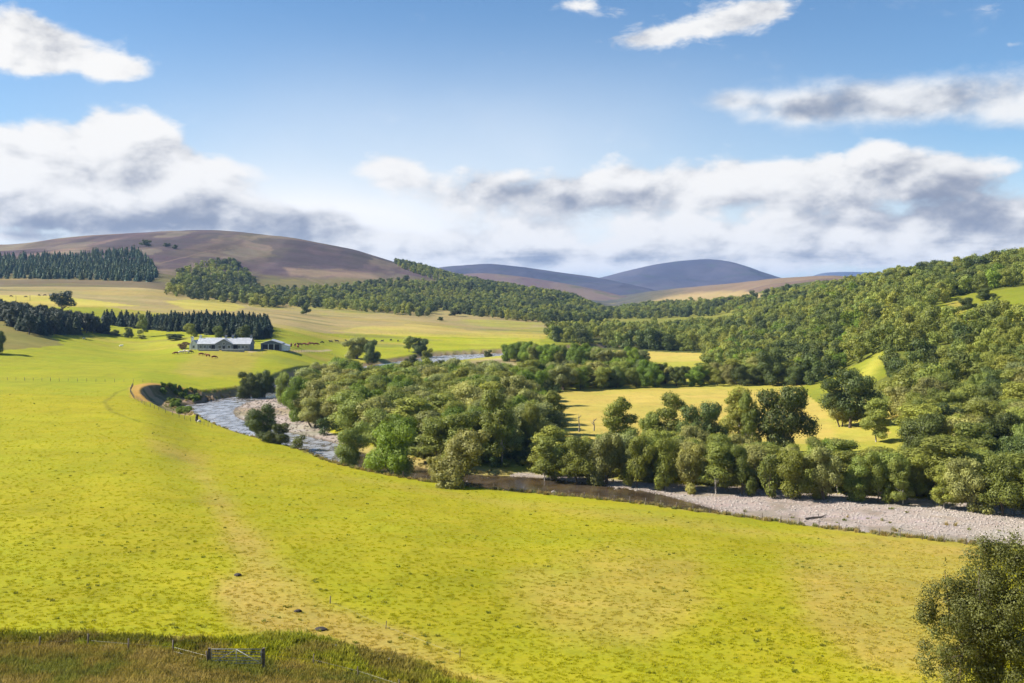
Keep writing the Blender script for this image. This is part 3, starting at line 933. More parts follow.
def T(px, base, top, w, sp, label, group=None, var=None, ymin=0, name=None):
    """one tree read off the photograph: foot, height and spread at its own distance"""
    x, y = at(px, base, ymin)
    return tree(sp, x, y, (base-top)*y/F*1.04, w*y/F, name or NAME[sp], label, group, var, cat='shrub' if sp == 'shrub' else 'tree')


ORD = ['first', 'second', 'third', 'fourth', 'fifth', 'sixth', 'seventh', 'eighth', 'ninth', 'tenth', 'eleventh', 'twelfth', 'thirteenth', 'fourteenth', 'fifteenth', 'sixteenth', 'seventeenth', 'eighteenth', 'nineteenth', 'twentieth']

# --- trees that stand out
T(249, 392, 364, 22, 'oak', 'left one of the dark twin trees beside the upper river bend', var=0)
T(265, 391, 363, 22, 'oak', 'right one of the dark twin trees beside the upper river bend', var=1)
T(310, 379, 360.5, 20, 'oak', 'small dark round tree alone on the far bank behind the pale willows', var=2)
T(281, 402, 371, 18, 'alder', 'dark green tree just left of the bright green tree by the shingle', var=1)
T(296, 418, 376, 34, 'ash', 'tall bright green tree at the head of the left shingle bar', var=0)
T(263, 441, 406, 36, 'oak', 'dark cone-shaped bushy tree on the near bank in front of the shingle bar', var=1)
T(279, 444, 424, 22, 'oak', 'low dark bush against the right side of the cone-shaped bank tree', var=0)
T(297, 449, 435.5, 15, 'shrub', 'small dark green bush alone on the near bank beside the river', var=0)
T(313, 424, 396, 30, 'willow', 'pale feathery willow right of the bright green tree by the shingle', var=0)
T(325, 431, 414, 17, 'shrub', 'small round green bush at the foot of the pale willow', var=1)
T(346, 464, 421, 36, 'alder', 'olive green tree on the near bank left of the dark ash', var=0)
T(388, 473, 419, 48, 'ash', 'large deep green ash tree on the near bank edge', var=1)
T(458, 486, 433, 54, 'willow', 'broad pale willow on the field edge above the river', var=1)
T(436, 482, 455, 22, 'willow', 'low grey willow bush leaning against the broad pale willow', var=2)
T(502, 466, 393, 44, 'birch', 'tall loose pale tree on the island, higher than its neighbours', var=0)
T(525, 448, 405, 30, 'alder', 'rounded tree between the tall island tree and the meadow', var=2)
T(555, 435, 392, 22, 'birch', 'slim light tree at the left end of the golden meadow', var=1)
T(520, 418, 376, 42, 'willow', 'wide grey willow at the meadow end of the island wood', var=2)
T(850, 428, 373, 50, 'oak', 'large domed dark tree at the right end of the golden meadow', var=2)
T(841, 427, 391, 27, 'willow', 'lighter leaning tree in front of the large domed meadow tree', var=0)
T(876, 442, 400, 27, 'birch', 'pale feathery birch right of the large domed meadow tree', var=2)
T(926, 470, 418, 54, 'oak', 'deep green spreading tree, darkest of the wood below the hillside', var=0)
T(772, 385, 350, 34, 'oak', 'dark tree block at the far right end of the meadow tree strip', var=1)
T(797, 385, 366, 25, 'oak', 'dark cone-shaped bush alone at the far corner of the meadow', var=0)
T(421, 353, 335, 19, 'oak', 'tall dark tree on stems above the upper river pool', var=2, ymin=480)
T(409, 352, 336.5, 12, 'birch', 'thin loose birch beside the tall dark tree by the river pool', var=1, ymin=480)
T(413, 369, 355, 14, 'oak', 'dark round bush at the tail of the upper river pool', var=1)
T(425, 364, 349, 12, 'alder', 'small dark green bush under the tall riverside tree', var=0)
T(357, 359, 338, 28, 'willow', 'grey wide willow in the pasture beyond the river, left of two', var=1)
T(371, 362, 339, 16, 'oak', 'narrow dark tree in the pasture beside the grey wide willow', var=0)
T(488, 356, 346.5, 8, 'oak', 'tiny dark bush alone at the end of the upper river pool', var=2)
T(191, 337, 324, 17, 'alder', 'round light green tree at the left end of the farmhouse', var=2)
T(220, 339, 326.5, 12, 'alder', 'small round tree behind the middle of the farmhouse roof', var=1)
T(245, 341, 325.5, 15, 'oak', 'dark round tree behind the right end of the farmhouse', var=1)
T(143, 337, 315, 12, 'birch', 'slender upright tree alone in the pasture left of the farm', var=0)
T(129, 338, 328, 9, 'oak', 'small pointed dark bush in the pasture before the plantation', var=0)
T(115, 336, 330, 10, 'oak', 'low dark bush in the pasture at the corner of the pine wood', var=1)
T(143, 339, 335, 9, 'shrub', 'low shrub at the foot of the slender pasture tree', var=0)
T(176, 340, 334, 18, 'oak', 'low dark hedge bush left of the farmhouse', var=2)
T(-3, 354, 332, 20, 'oak', 'dark tree cut off by the frame above the left pasture', var=0)
T(184, 349, 342, 11, 'shrub', 'copper red bush against the white end of the farmhouse', var=2)
PROTO['copper'] = [(PROTO['shrub'][2][0].copy(), PROTO['shrub'][2][1], PROTO['shrub'][2][2], PROTO['shrub'][2][3])]
PROTO['copper'][0][0].materials[0] = M['red_leaf']
for ch in [o for o in COL.objects if o.parent and o.parent.get('label', '').startswith('copper red') and o.name.startswith('crown')]: ch.data = PROTO['copper'][0][0]

# --- the front row behind the shingle
row = [(545, 477, 430, 26, 'birch'), (577, 479, 432, 30, 'alder'), (606, 481, 428, 32, 'willow'), (637, 484, 432, 32, 'alder'), (664, 487, 436, 30, 'alder'), (690, 489, 440, 26, 'willow'),
       (716, 491, 440, 28, 'birch'), (742, 493, 444, 30, 'alder'), (769, 495, 452, 22, 'shrub'), (796, 497, 448, 34, 'alder'), (824, 499, 446, 30, 'willow'), (852, 500, 458, 30, 'alder'),
       (878, 502, 452, 30, 'alder'), (903, 504, 458, 22, 'birch'), (944, 507, 464, 24, 'birch'), (972, 510, 458, 36, 'willow'), (1003, 513, 452, 38, 'alder'), (1034, 517, 462, 34, 'alder')]
for i, (px, b, t_, w, sp) in enumerate(row):
    adj = {'birch': 'slim', 'alder': 'rounded', 'willow': 'grey-green', 'shrub': 'low'}[sp]
    T(px, b-1.5, t_, w*1.15, sp, f'{adj} tree in the row along the long shingle bar, {ORD[i]} from the left', 'trees along the shingle bar')
back = [(618, 458, 399, 32, 'birch'), (648, 455, 414, 26, 'alder'), (668, 455, 396, 34, 'birch'), (702, 458, 404, 42, 'oak'), (738, 452, 390, 32, 'birch'), (752, 456, 396, 22, 'birch'), (784, 455, 388, 52, 'oak'), (826, 470, 440, 36, 'ash')]
txt = ['tall olive tree rising behind the row, leftmost against the golden meadow', 'mid-height round tree between two tall ones, before the golden meadow', 'tall ragged tree before the golden meadow, second tall one from the left',
       'wide dusky tree before the golden meadow, left of the open-stemmed birches', 'open-stemmed birch before the golden meadow, left of a pair', 'open-stemmed birch before the golden meadow, right of a pair',
       'biggest dark spreading tree before the golden meadow, right of the birch pair', 'bright rounded low tree below the domed meadow tree']
for (px, b, t_, w, sp), l in zip(back, txt): T(px, b, t_, w, sp, l)

# --- groves whose trees look alike: one label each
def grove(poly, y0, y1, spacing, seed, species, hrange, wratio, label, group, cap, tries=6000, holes=()):
    X, Y, Z = region_points(poly, y0, y1, spacing, tries, seed, holes, [(a, b, c) for a, b, c in PLACED], order=True)
    r = random.Random(seed); n = 0
    for x, y, z in zip(X, Y, Z):
        if n >= cap: break
        sp = r.choice(species); H = r.uniform(*hrange)
        tree(sp, x, y, H, H*r.uniform(*wratio), NAME[sp], label, group, cat='shrub' if sp == 'shrub' else 'tree', z=z); n += 1
    return n


ISLAND = [(300, 402), (318, 388), (345, 381), (372, 374), (400, 370), (425, 366), (450, 365), (475, 372), (500, 380), (530, 392), (542, 420), (560, 470), (520, 474), (480, 472), (440, 470), (400, 461), (365, 452), (340, 441), (318, 428)]
HOLE_I = [(505, 448), (560, 450), (560, 462), (510, 464)]
cnt = {}
cnt['island'] = grove(ISLAND, 190, 620, 7.4, 401, ['willow', 'willow', 'alder', 'birch', 'alder', 'ash'], (8.5, 12), (.85, 1.15), 'leafy tree packed in the thick wood on the river island', 'trees of the river island wood', 165, holes=[HOLE_I])
cnt['rowfill'] = grove([(556, 462), (700, 464), (830, 474), (920, 488), (920, 498), (830, 492), (700, 484), (560, 474)], 170, 240, 4.8, 403, ['alder', 'willow', 'birch'], (6, 8.5), (.85, 1.15), 'green tree half hidden behind the row along the shingle bar', 'trees half hidden behind the shingle row', 64)
cnt['strip'] = grove([(528, 386), (560, 376), (640, 372), (720, 374), (800, 378), (800, 385), (700, 386), (600, 389), (535, 392)], 380, 520, 7.0, 405, ['alder', 'alder', 'oak', 'willow', 'ash', 'birch'], (6.5, 10.5), (.85, 1.15), 'tree in the dark strip along the far edge of the golden meadow', 'trees of the strip beyond the golden meadow', 60)
cnt['pool'] = grove([(495, 352), (530, 345), (570, 348), (590, 356), (585, 368), (540, 366), (510, 362)], 440, 760, 7.0, 407, ['ash', 'alder', 'ash', 'alder'], (7, 11), (.8, 1.1), 'bright green tree in the clump right of the upper river pool', 'trees of the clump by the upper pool', 32)
cnt['pool2'] = grove([(590, 358), (640, 356), (645, 368), (600, 368)], 440, 760, 7.0, 408, ['ash', 'alder', 'willow'], (8, 11), (.8, 1.1), 'round bright tree in the small group between two sandy clearings', 'trees between the sandy clearings', 10)
LOWER = [(905, 430), (935, 405), (960, 385), (1000, 370), (1060, 360), (1060, 520), (1000, 512), (950, 507), (925, 500), (930, 470)]
cnt['lower'] = grove(LOWER, 170, 340, 6.8, 411, ['willow', 'birch', 'alder', 'birch', 'oak'], (8, 11.5), (.8, 1.05), 'tree in the thick wood at the foot of the right hillside', 'trees at the foot of the right hillside', 80)
CLEAR1 = [(795, 392), (830, 376), (862, 362), (884, 346), (892, 350), (888, 372), (905, 412), (860, 412), (815, 402)]
CLEAR2 = [(926, 318), (934, 308), (952, 297), (985, 290), (1030, 285), (1120, 277), (1120, 332), (1024, 331), (985, 326), (960, 330), (940, 327)]
print('GROVES', cnt, len(PLACED))


# --- woods as masses
def wood(name, poly, y0, y1, spacing, seed, mix, hr, label, tries=40000, holes=(), wr=(.85, 1.15), gaps=True):
    st = [(a, b, c) for a, b, c in PLACED]
    X, Y, Z = region_points(poly, y0, y1, spacing, tries, seed, holes, st)
    r = np.random.default_rng(seed)
    meshes = []; probs = []
    for sp, w in mix:
        for me in FAR[sp]: meshes.append(me); probs.append(w/len(FAR[sp]))
    probs = np.array(probs)/sum(probs)
    gap = fbm(X/28, Y/34, seed+3, 3)
    k = (gap < .46) if gaps else np.ones(len(X), bool)
    X, Y, Z, gap = X[k], Y[k], Z[k], gap[k]
    n = len(X)
    # kinds keep company: neighbours tend to be of one sort
    q = np.clip(.5 + .75*fbm(X/42, Y/50, seed+5, 2) + r.normal(size=n)*.22, 0, .999)
    idx = np.searchsorted(np.cumsum(probs), q).clip(0, len(meshes)-1)
    s = r.uniform(hr[0], hr[1], n) * (1 + .35*fbm(X/40, Y/40, seed, 3)) * np.where(r.random(n) < .12, r.uniform(.5, .8, n), 1)
    sx = s*r.uniform(*wr, n)
    scatter(name, np.stack([X, Y, Z-.2], 1), np.stack([r.normal(size=n)*.04, r.normal(size=n)*.04, r.uniform(0, 6.28, n)], 1), np.stack([sx, sx, s], 1), idx,
            asset_collection(name + '_plants', meshes), label)
    print('WOOD', name, n)


RH = [(700, 372), (735, 345), (742, 330), (735, 322), (748, 304), (790, 288), (830, 282), (880, 273), (950, 262), (1024, 255), (1300, 240), (1300, 480), (1030, 470), (960, 430), (905, 440), (890, 412), (800, 386)]
wood('hillside_wood', RH, 215, 1050, 6.0, 501, [('birch', .50), ('alder', .30), ('ash', .06), ('oak', .14)], (.75, 1.25), 'thick mixed birch wood covering the right hillside', 60000, [CLEAR1, CLEAR2, LOWER])
wood('valley_wood', [(545, 337), (575, 331), (640, 330), (700, 329), (745, 326), (740, 340), (712, 358), (700, 352), (620, 349), (575, 345), (545, 340)], 560, 1500, 7.5, 503, [('birch', .3), ('alder', .45), ('oak', .25)], (.9, 1.35), 'band of woodland across the middle of the valley floor', 14000)
wood('pass_wood', [(600, 319), (622, 309), (660, 305.5), (735, 303.5), (800, 290), (800, 298), (745, 313), (700, 317), (640, 319)], 1150, 2600, 9, 505, [('birch', .4), ('alder', .3), ('oak', .3)], (.9, 1.3), 'distant woodland where the valley narrows below the moor', 9000)
wood('spur_wood', [(395, 262), (430, 270), (470, 281), (520, 290), (570, 298), (612, 312), (605, 322), (545, 324), (480, 317), (440, 310), (470, 303), (490, 296), (440, 282), (400, 268)], 950, 2050, 8.5, 507, [('birch', .25), ('alder', .3), ('oak', .45)], (.8, 1.2), 'woodland running down the crest and spur of the heather hill', 16000)
wood('slope_wood', [(160, 300), (190, 268), (232, 262), (248, 275), (262, 292), (330, 290), (390, 282), (445, 285), (520, 296), (560, 304), (500, 314), (440, 308), (425, 317), (380, 313), (330, 309), (280, 306), (262, 312), (235, 304)], 950, 1650, 8.0, 509, [('birch', .25), ('alder', .3), ('oak', .45)], (.75, 1.2), 'birch wood along the foot of the heather hill', 18000)
wood('conifer_forest', [(-300, 280), (-300, 252), (30, 258), (75, 256), (110, 253), (138, 252), (150, 262), (158, 276), (150, 282), (60, 279)], 1040, 1600, 5.6, 513, [('spruce', 1)], (.62, .95), 'dark conifer forest below the heather hilltop', 16000)
wood('ridge_pines', [(930, 272), (1024, 262), (1024, 270), (1300, 262), (1300, 240), (1024, 257), (930, 266)], 600, 900, 9, 515, [('spruce', .4), ('oak', .6)], (.75, 1.0), 'dark trees along the crest of the right hillside', 1500)

# --- conifers one can tell apart: the near pine wood and the plantation behind the farm
def conifers(poly, y0, y1, spacing, seed, sp, hr, wr, label, group, cap, tries=5000):
    X, Y, Z = region_points(poly, y0, y1, spacing, tries, seed, (), [(a, b, c) for a, b, c in PLACED], order=True)
    r = random.Random(seed); n = 0
    for x, y, z in zip(X, Y, Z):
        if n >= cap: break
        s = r.choice(sp); H = r.uniform(*hr)
        tree(s, x, y, H, H*r.uniform(*wr), NAME[s], label, group, z=z); n += 1
    print('CONIFERS', n)


conifers([(-10, 314), (30, 316), (60, 315), (100, 316), (112, 327), (106, 334), (60, 334.5), (30, 335), (12, 328)], 420, 760, 4.8, 601, ['pine', 'pine', 'spruce', 'pine'], (9.5, 12), (.55, .75), 'dark conifer packed in the small wood above the left pasture', 'conifers of the small left wood', 110)
T(62, 322, 292, 30, 'flat_pine', 'broad flat-topped pine standing above the small left wood', var=0)
conifers([(100, 318), (105, 309), (160, 307), (215, 311), (250, 318), (268, 328), (272, 338), (250, 340), (190, 333), (140, 329), (108, 325)], 500, 900, 4.6, 603, ['spruce'], (7.0, 10), (.55, .85), 'blue-green spruce in the dense plantation behind the farm', 'spruces of the plantation behind the farm', 230)
for i, (px, b, t_, w) in enumerate([(952, 268, 258, 5), (957, 268, 257, 5), (964, 267, 260, 6)]):
    T(px, b, t_, w, 'spruce', f'dark spire tree above the right skyline, {ORD[i]} of three', 'spire trees on the right skyline')

# single bushes and trees on the open slopes
for px, b, t_, w, l in ((146, 247, 240, 10, 'dark shrub group high on the heather hill, leftmost of three'), (167, 247, 243, 7, 'dark shrub high on the heather hill, middle of three'), (175, 249, 245, 6, 'dark shrub high on the heather hill, rightmost of three'),
                        (306, 315, 305, 9, 'dark round tree alone on the pasture below the slope wood'), (455, 316, 308, 13, 'dark clump of bush on the green slope below the spur'), (440, 321, 317, 6, 'small dark bush on the tan slope under the spur'),
                        (985, 300, 288, 18, 'dark green tree inside the upper hillside clearing'), (968, 312, 298, 16, 'dark bush at the lower edge of the upper hillside clearing')):
    T(px, b, t_, w, 'oak', l)

# dead standing trees at the meadow edge
def dead_tree(px, base, top, label, seed):
    r = random.Random(seed); x, y = at(px, base); H = (base-top)*y/F
    o = empty('dead_tree', (x, y, gz(x, y)-.1)); tag(o, label, 'tree')
    mb = MB(); mb.tube([(0, 0, -.2), (.1, 0, H*.4), (-.1, .1, H*.75), (0, 0, H)], [.22, .16, .09, .03], 7); mb.build('trunk', M['dead_wood'], o, True)
    for k in range(7):
        a = r.uniform(0, 6.28); z = H*r.uniform(.3, .85); L = r.uniform(.8, 1.8)*(1.1-z/H*.6)
        b = MB(); b.tube([(0, 0, z), (math.cos(a)*L*.5, math.sin(a)*L*.5, z+L*.35), (math.cos(a)*L, math.sin(a)*L, z+L*.9)], [.08, .05, .02], 5); b.build('branch', M['dead_wood'], o, True)
dead_tree(579, 432, 413, 'bare grey dead tree at the left end of the golden meadow, left one', 1)
dead_tree(594, 431, 418, 'bare grey forked dead tree in the golden meadow, right one', 2)

# ------------------------------------------------------------------ the near tree at the lower right
def near_tree():
    r = np.random.default_rng(77)
    x, y = 27.2, 57.0; g = gz(x, y)
    o = empty('hawthorn_tree', (x, y, g - .1)); tag(o, 'big dense hawthorn with tiny leaves rising at the lower right corner', 'tree')
    H = 24.6 - g
    lobes = []
    for i in range(130):
        d = r.normal(size=3); d /= np.linalg.norm(d); k = r.uniform(.4, 1)
        lobes.append((d[0]*2.9*k, d[1]*2.6*k, H*.50 + d[2]*H*.44*k, r.uniform(.5, .95)))
    for i in range(44):                     # the thinner left shoulder
        d = r.normal(size=3); d /= np.linalg.norm(d)
        lobes.append((-2.5 + d[0]*1.4, d[1]*1.4, H*.40 + d[2]*H*.36, r.uniform(.4, .75)))
    for i in range(26): lobes.append((1.3 + r.normal()*.9, r.normal()*.8, H*.9 + r.normal()*.35, r.uniform(.35, .6)))
    P, N, Tn = crown_points(r, lobes, 820, .55, .45)
    # upright sprigs
    for i in range(150):
        a = np.array(lobes[r.integers(0, len(lobes))]); dd = np.array([r.normal()*.4, r.normal()*.4, 1.]); dd /= np.linalg.norm(dd)
        L = a[3] + r.uniform(.2, 1.0); m = 26
        s = r.random(m)[:, None]*L
        P = np.vstack([P, a[:3] + dd*s + r.normal(size=(m, 3))*.09]); q = r.normal(size=(m, 3)); N = np.vstack([N, q/np.linalg.norm(q, axis=1)[:, None]]); Tn = np.concatenate([Tn, .5+.2*r.normal(size=m)])
    V, Fq = leaf_quads(P, N, .082, r, 1.4)
    me = mesh_np('crown', V, Fq, M['near_leaf'], False, {'tint': np.repeat(np.clip(Tn, 0, 1), 4)})
    link(bpy.data.objects.new('crown', me), o)
    mb = MB()
    for k in range(5):
        a = k*1.3; pts = [(math.cos(a)*.15, math.sin(a)*.15, -.3), (math.cos(a)*.4, math.sin(a)*.4, H*.25), (math.cos(a)*1.1 - (k == 2)*1.2, math.sin(a)*.9, H*.55), (math.cos(a)*1.6 - (k == 2)*1.0, math.sin(a)*1.3, H*.8)]
        mb.tube(pts, [.13, .09, .045, .015], 7)
        for l in lobes[k::8]:
            p = np.array(pts[2])*.6 + np.array(pts[1])*.4; mb.tube([p, p*.5+np.array(l[:3])*.5, l[:3]], [.03, .02, .008], 5)
    mb.build('trunk', M['bark'], o, True)
    print('NEAR LEAVES', len(P))
near_tree()

# ------------------------------------------------------------------ grass
def clump(seed, n, h, w, mat, lean=.5, wid=.035):
    r = np.random.default_rng(seed); V = []; Fq = []; t = []
    for i in range(n):
        a = r.uniform(0, 6.28); rr = w*math.sqrt(r.random()); b = np.array([math.cos(a)*rr, math.sin(a)*rr, -.03])
        hh = h*r.uniform(.5, 1.15); q = r.uniform(0, 6.28); l = lean*hh*r.uniform(.3, 1)
        e = np.array([math.cos(q)*l, math.sin(q)*l, 0]); s = np.array([-math.sin(q), math.cos(q), 0])*wid*r.uniform(.7, 1.3)
        m_ = b + e*.35 + (0, 0, hh*.6); tp = b + e + (0, 0, hh)
        k = len(V); V += [b-s, b+s, m_+s*.8, m_-s*.8, tp+s*.15, tp-s*.15]; Fq += [(k, k+1, k+2, k+3), (k+3, k+2, k+4, k+5)]
        t += [.35+.3*r.random()]*6
    return mesh_np('clump', V, np.array(Fq), mat, False, {'tint': np.array(t)})


def grass(name, poly, y0, y1, n, seed, meshes, sr, label, cond=None):
    r = np.random.default_rng(seed); poly = np.array(poly, float)
    # even over the ground, thinner with distance where it goes below a pixel
    Y = np.exp(r.uniform(math.log(y0), math.log(y1), n)); px = r.uniform(poly[:, 0].min(), poly[:, 0].max(), n)
    X = (px-CX)/F*Y; Z, d, bar, sc = ground(X, Y, True); py = HY + (EYE-Z)/Y*F
    ok = inside(px + 3*fbm(X/5, Y/5, seed, 2), py, poly) & (d > .4) & ((bar > 0) | (name == 'shingle_weeds'))
    if cond is not None: ok &= cond(X, Y, d)
    X, Y, Z, d, bar, sc = X[ok], Y[ok], Z[ok], d[ok], bar[ok], sc[ok]; m = len(X)
    cov = paint(X, Y, Z, d, bar, sc) if name in ('grass', 'rough_grass', 'rank_grass') else None
    s = r.uniform(*sr, m); q = np.stack([s*r.uniform(.8, 1.3, m), s*r.uniform(.8, 1.3, m), s], 1)
    scatter(name, np.stack([X, Y, Z], 1), np.stack([r.normal(size=m)*.1, r.normal(size=m)*.1, r.uniform(0, 6.28, m)], 1), q, r.integers(0, len(meshes), m), asset_collection(name+'_clumps', meshes), label, cov)
    print('GRASS', name, m)


FIELD = [(-60, 700), (-60, 383), (150, 392), (150, 404), (200, 424), (300, 454), (400, 482), (600, 506), (1100, 565), (1100, 720)]
def patchy(X, Y, d): return (fbm(X/9, Y/9, 303, 4) + .6*fbm(X/2.2, Y/2.2, 305, 2) > .18)
gm = [clump(k, 26, .17, .32, M['grass'], .9, .035) for k in range(4)]
tm = [clump(10+k, 30, .26, .26, M['tuft'], .7, .03) for k in range(3)]
rm = [clump(20+k, 34, .5, .4, M['rough'], .5, .03) for k in range(4)]
dm = [clump(30+k, 40, .6, .45, M['dark_rough'], .5, .04) for k in range(4)]
km = [clump(50+k, 40, .55, .5, M['rank'], .6, .04) for k in range(4)]
grass('grass', FIELD, 66, 330, 42000, 701, gm, (.35, .85), 'short yellow-green pasture grass of the near field')
grass('tussocks', FIELD, 66, 300, 2600, 703, tm, (.35, .9), 'small dark tufts dotted over the near field', patchy)
grass('rough_grass', [(-200, 648), (60, 647), (205, 656), (290, 663), (420, 690), (420, 760), (-200, 760)], 56, 90, 16000, 705, rm, (.6, 1.2), 'brown rough grass along the bottom fence')
grass('rank_grass', [(-200, 632), (90, 635), (205, 641), (300, 635), (345, 646), (425, 664), (480, 690), (420, 690), (330, 666), (250, 655), (205, 655), (60, 646), (-200, 645)], 56, 95, 12000, 707, km, (.35, 1.2), 'dark rank grass and rushes in the ditch by the gate')
def bankc(X, Y, d): return d < 4.2
grass('bank_grass', [(140, 380), (240, 380), (240, 430), (480, 470), (1100, 530), (1100, 580), (480, 520), (140, 440)], 135, 400, 60000, 709, [clump(40+k, 34, .7, .4, M['straw'], .5, .035) for k in range(4)] + dm[:2], (.4, 1.0), 'tall seeding grass along the river bank and fence', bankc)
sm = [PROTO['shrub'][k][0] for k in range(3)]
def scrubc(X, Y, d): return inside(X, Y, RIM) & (fbm(X/5, Y/5, 311, 3) > .05)
grass('bank_scrub', [(150, 380), (250, 380), (250, 415), (180, 418)], 300, 400, 4200, 711, [PROTO['ash'][0][0]], (.07, .16), 'green scrub growing on the eroded bank', scrubc)
def barback(X, Y, d): return (d > 3)
def weedy(X, Y, d): return (d > 1.5) & (fbm(X/7, Y/7, 351, 3) > .12)
grass('shingle_scrub', [(540, 466), (620, 472), (720, 480), (820, 488), (940, 498), (1060, 509), (1060, 513), (940, 505), (820, 497), (720, 490), (620, 482), (540, 476)], 160, 240, 1600, 713, sm, (.2, .5), 'low green scrub at the foot of the trees along the shingle', barback)
grass('shingle_weeds', [(560, 478), (700, 487), (900, 501), (1080, 514), (1080, 556), (900, 534), (740, 512), (640, 488)], 140, 230, 900, 721, tm + [clump(60+k, 24, .5, .25, M['straw'], .6, .03) for k in range(2)], (.6, 1.5), 'sparse weeds growing through the long shingle bar', weedy)
grass('wood_floor', [(300, 372), (470, 362), (560, 390), (560, 474), (430, 474), (340, 448)], 190, 560, 1500, 715, sm, (.4, .8), 'undergrowth between the trees of the river island', barback)

# ------------------------------------------------------------------ stones
def stone(seed):
    r = np.random.default_rng(seed); bm = bmesh.new(); bmesh.ops.create_icosphere(bm, subdivisions=2, radius=.5)
    for v in bm.verts:
        v.co *= 1 + .22*(vnoise(np.array([v.co.x*3+seed]), np.array([v.co.y*3+v.co.z*2]), seed)[0]-.5)*2
        v.co.z *= .6
    me = bpy.data.meshes.new('stone'); bm.to_mesh(me); bm.free()
    return me
def stones(name, B, n, seed, sr, mat, label, cond=None):
    r = np.random.default_rng(seed); B = np.asarray(B)
    X = r.uniform(B[:, 0].min(), B[:, 0].max(), n); Y = r.uniform(B[:, 1].min(), B[:, 1].max(), n)
    Z, d, bar, _ = ground(X, Y, True)
    ok = inside(X, Y, B) if cond is None else cond(X, Y, d, bar)
    X, Y, Z = X[ok], Y[ok], Z[ok]; m = len(X)
    s = sr[0] + (sr[1]-sr[0])*r.random(m)**4
    ms = [stone(seed+k) for k in range(4)]
    for me in ms: me.materials.append(mat)
    scatter(name, np.stack([X, Y, np.maximum(Z, -.12)+s*.08], 1), np.stack([r.normal(size=m)*.2, r.normal(size=m)*.2, r.uniform(0, 6.28, m)], 1), np.stack([s*r.uniform(.8, 1.4, m), s, s*r.uniform(.7, 1.1, m)], 1), r.integers(0, 4, m), asset_collection(name+'_stones', ms), label)
    print('STONES', name, m)
vis = BAR_R[(BAR_R[:, 0] < 115)]
stones('shingle_stones', BAR_R, 110000, 801, (.08, .42), M['stone'], 'pale rounded stones of the long shingle bar', lambda X, Y, d, b: (b < .8) & (d > -.4) & (X < .62*Y) & (fbm(X/6, Y/6, 241, 4) < .22 + .2*np.sin(X*57.1)))
stones('bar_stones', BAR_L, 7000, 803, (.15, .8), M['bar_stone'], 'pale stones of the small shingle bar inside the upper bend', lambda X, Y, d, b: (b < .8) & (d > -.4))
stones('river_boulders', RIVER[(RIVER[:, 1] < 400)], 60000, 805, (.25, 1.1), M['wet_stone'], 'dark wet boulders breaking the river surface', lambda X, Y, d, b: (d < 0) & (d > -9) & (fbm(X/7, Y/7, 333, 3) > .30 - .25*(d > -1.0)) & (np.sin(X*91.7+Y*37.1) > .86) & (Y < 400))


# ------------------------------------------------------------------ fences and the gate
def fence(name_label, W, step, hpost, rails=3, post_r=.055, cat='fence'):
    """a post and wire fence along world points: one thing"""
    W = np.array(W, float); seg = np.linalg.norm(np.diff(W, axis=0), axis=1); s = np.concatenate([[0], np.cumsum(seg)])
    n = int(min(100, s[-1]//step + 1)); q = np.linspace(0, s[-1], n)
    xs = np.interp(q, s, W[:, 0]); ys = np.interp(q, s, W[:, 1]); zs = ground(xs, ys)
    o = empty('wire_fence', (xs[0], ys[0], zs[0])); tag(o, name_label, cat)
    for k in range(n):
        h = hpost*random.uniform(.92, 1.1); a = random.gauss(0, .04)
        mb = MB(); dx, dy, dz = xs[k]-xs[0], ys[k]-ys[0], zs[k]-zs[0]
        r_ = post_r*(1.5 if k % 12 == 0 else 1)
        mb.tube([(dx, dy, dz-.3), (dx+a*.5, dy, dz+h*.5), (dx+a, dy, dz+h)], [r_, r_, r_*.95], 7); mb.build('post', M['post'], o, True)
    for j in range(rails):
        hh = hpost*(.3+.3*j)
        mb = MB(); mb.tube([(xs[k]-xs[0], ys[k]-ys[0], zs[k]-zs[0]+hh) for k in range(n)], .005, 4); mb.build('wire', M['wire'], o)
    return o


def bank_line(pxs, off):
    out = []
    for px in pxs:
        Ys = np.linspace(120, 380, 900); Xs = (px-CX)/F*Ys
        d = seg_dist(Xs, Ys, RIVER); i = inside(Xs, Ys, RIVER); k = np.nonzero(i)[0]
        Y = Ys[k[0]] if len(k) else 330
        out.append(((px-CX)/F*(Y-off), Y-off))
    return out
fence('long post and wire fence along the near river bank beside the field', bank_line([215, 240, 280, 320, 360, 400, 450, 500, 560, 640, 720, 800, 880, 960, 1020, 1060], 4.2), 3.0, 1.15)
fence('short post and wire fence round the orange rim of the eroded bend', [at(*p) for p in ((133, 386), (130, 392), (134, 399), (146, 406), (160, 411), (175, 416), (196, 423), (212, 428))], 2.2, 1.15)
fence('straight post and wire fence across the left pasture', [at(*p) for p in ((-60, 379), (0, 380), (60, 381.5), (110, 382.5), (152, 383))], 3.0, 1.2)
fence('post and wire fence beside the ditch, left of the field gate', [at(*p) for p in ((-60, 652), (8, 652), (50, 650), (86, 649), (122, 652), (170, 655), (208, 665))], 3.4, 1.05, 2, .06)
fence('post and wire fence running downhill, right of the field gate', [at(*p) for p in ((262, 663), (298, 664), (328, 672), (360, 680), (400, 693))], 3.2, 1.0, 2, .045)
fence('sparse row of old posts between dry grass and green field', [at(*p) for p in ((330, 604), (383, 628), (427, 645), (460, 658))], 7, .75, 1, .035)
fence('thin wire fence across the pasture beyond the river', [at(*p) for p in ((265, 337), (330, 336), (400, 334), (470, 336), (540, 337))], 5.0, 1.2, 2)
fence('thin wire fence between farm road and pasture', [at(*p) for p in ((252, 356), (290, 352), (330, 354), (350, 361))], 4.0, 1.2, 2)


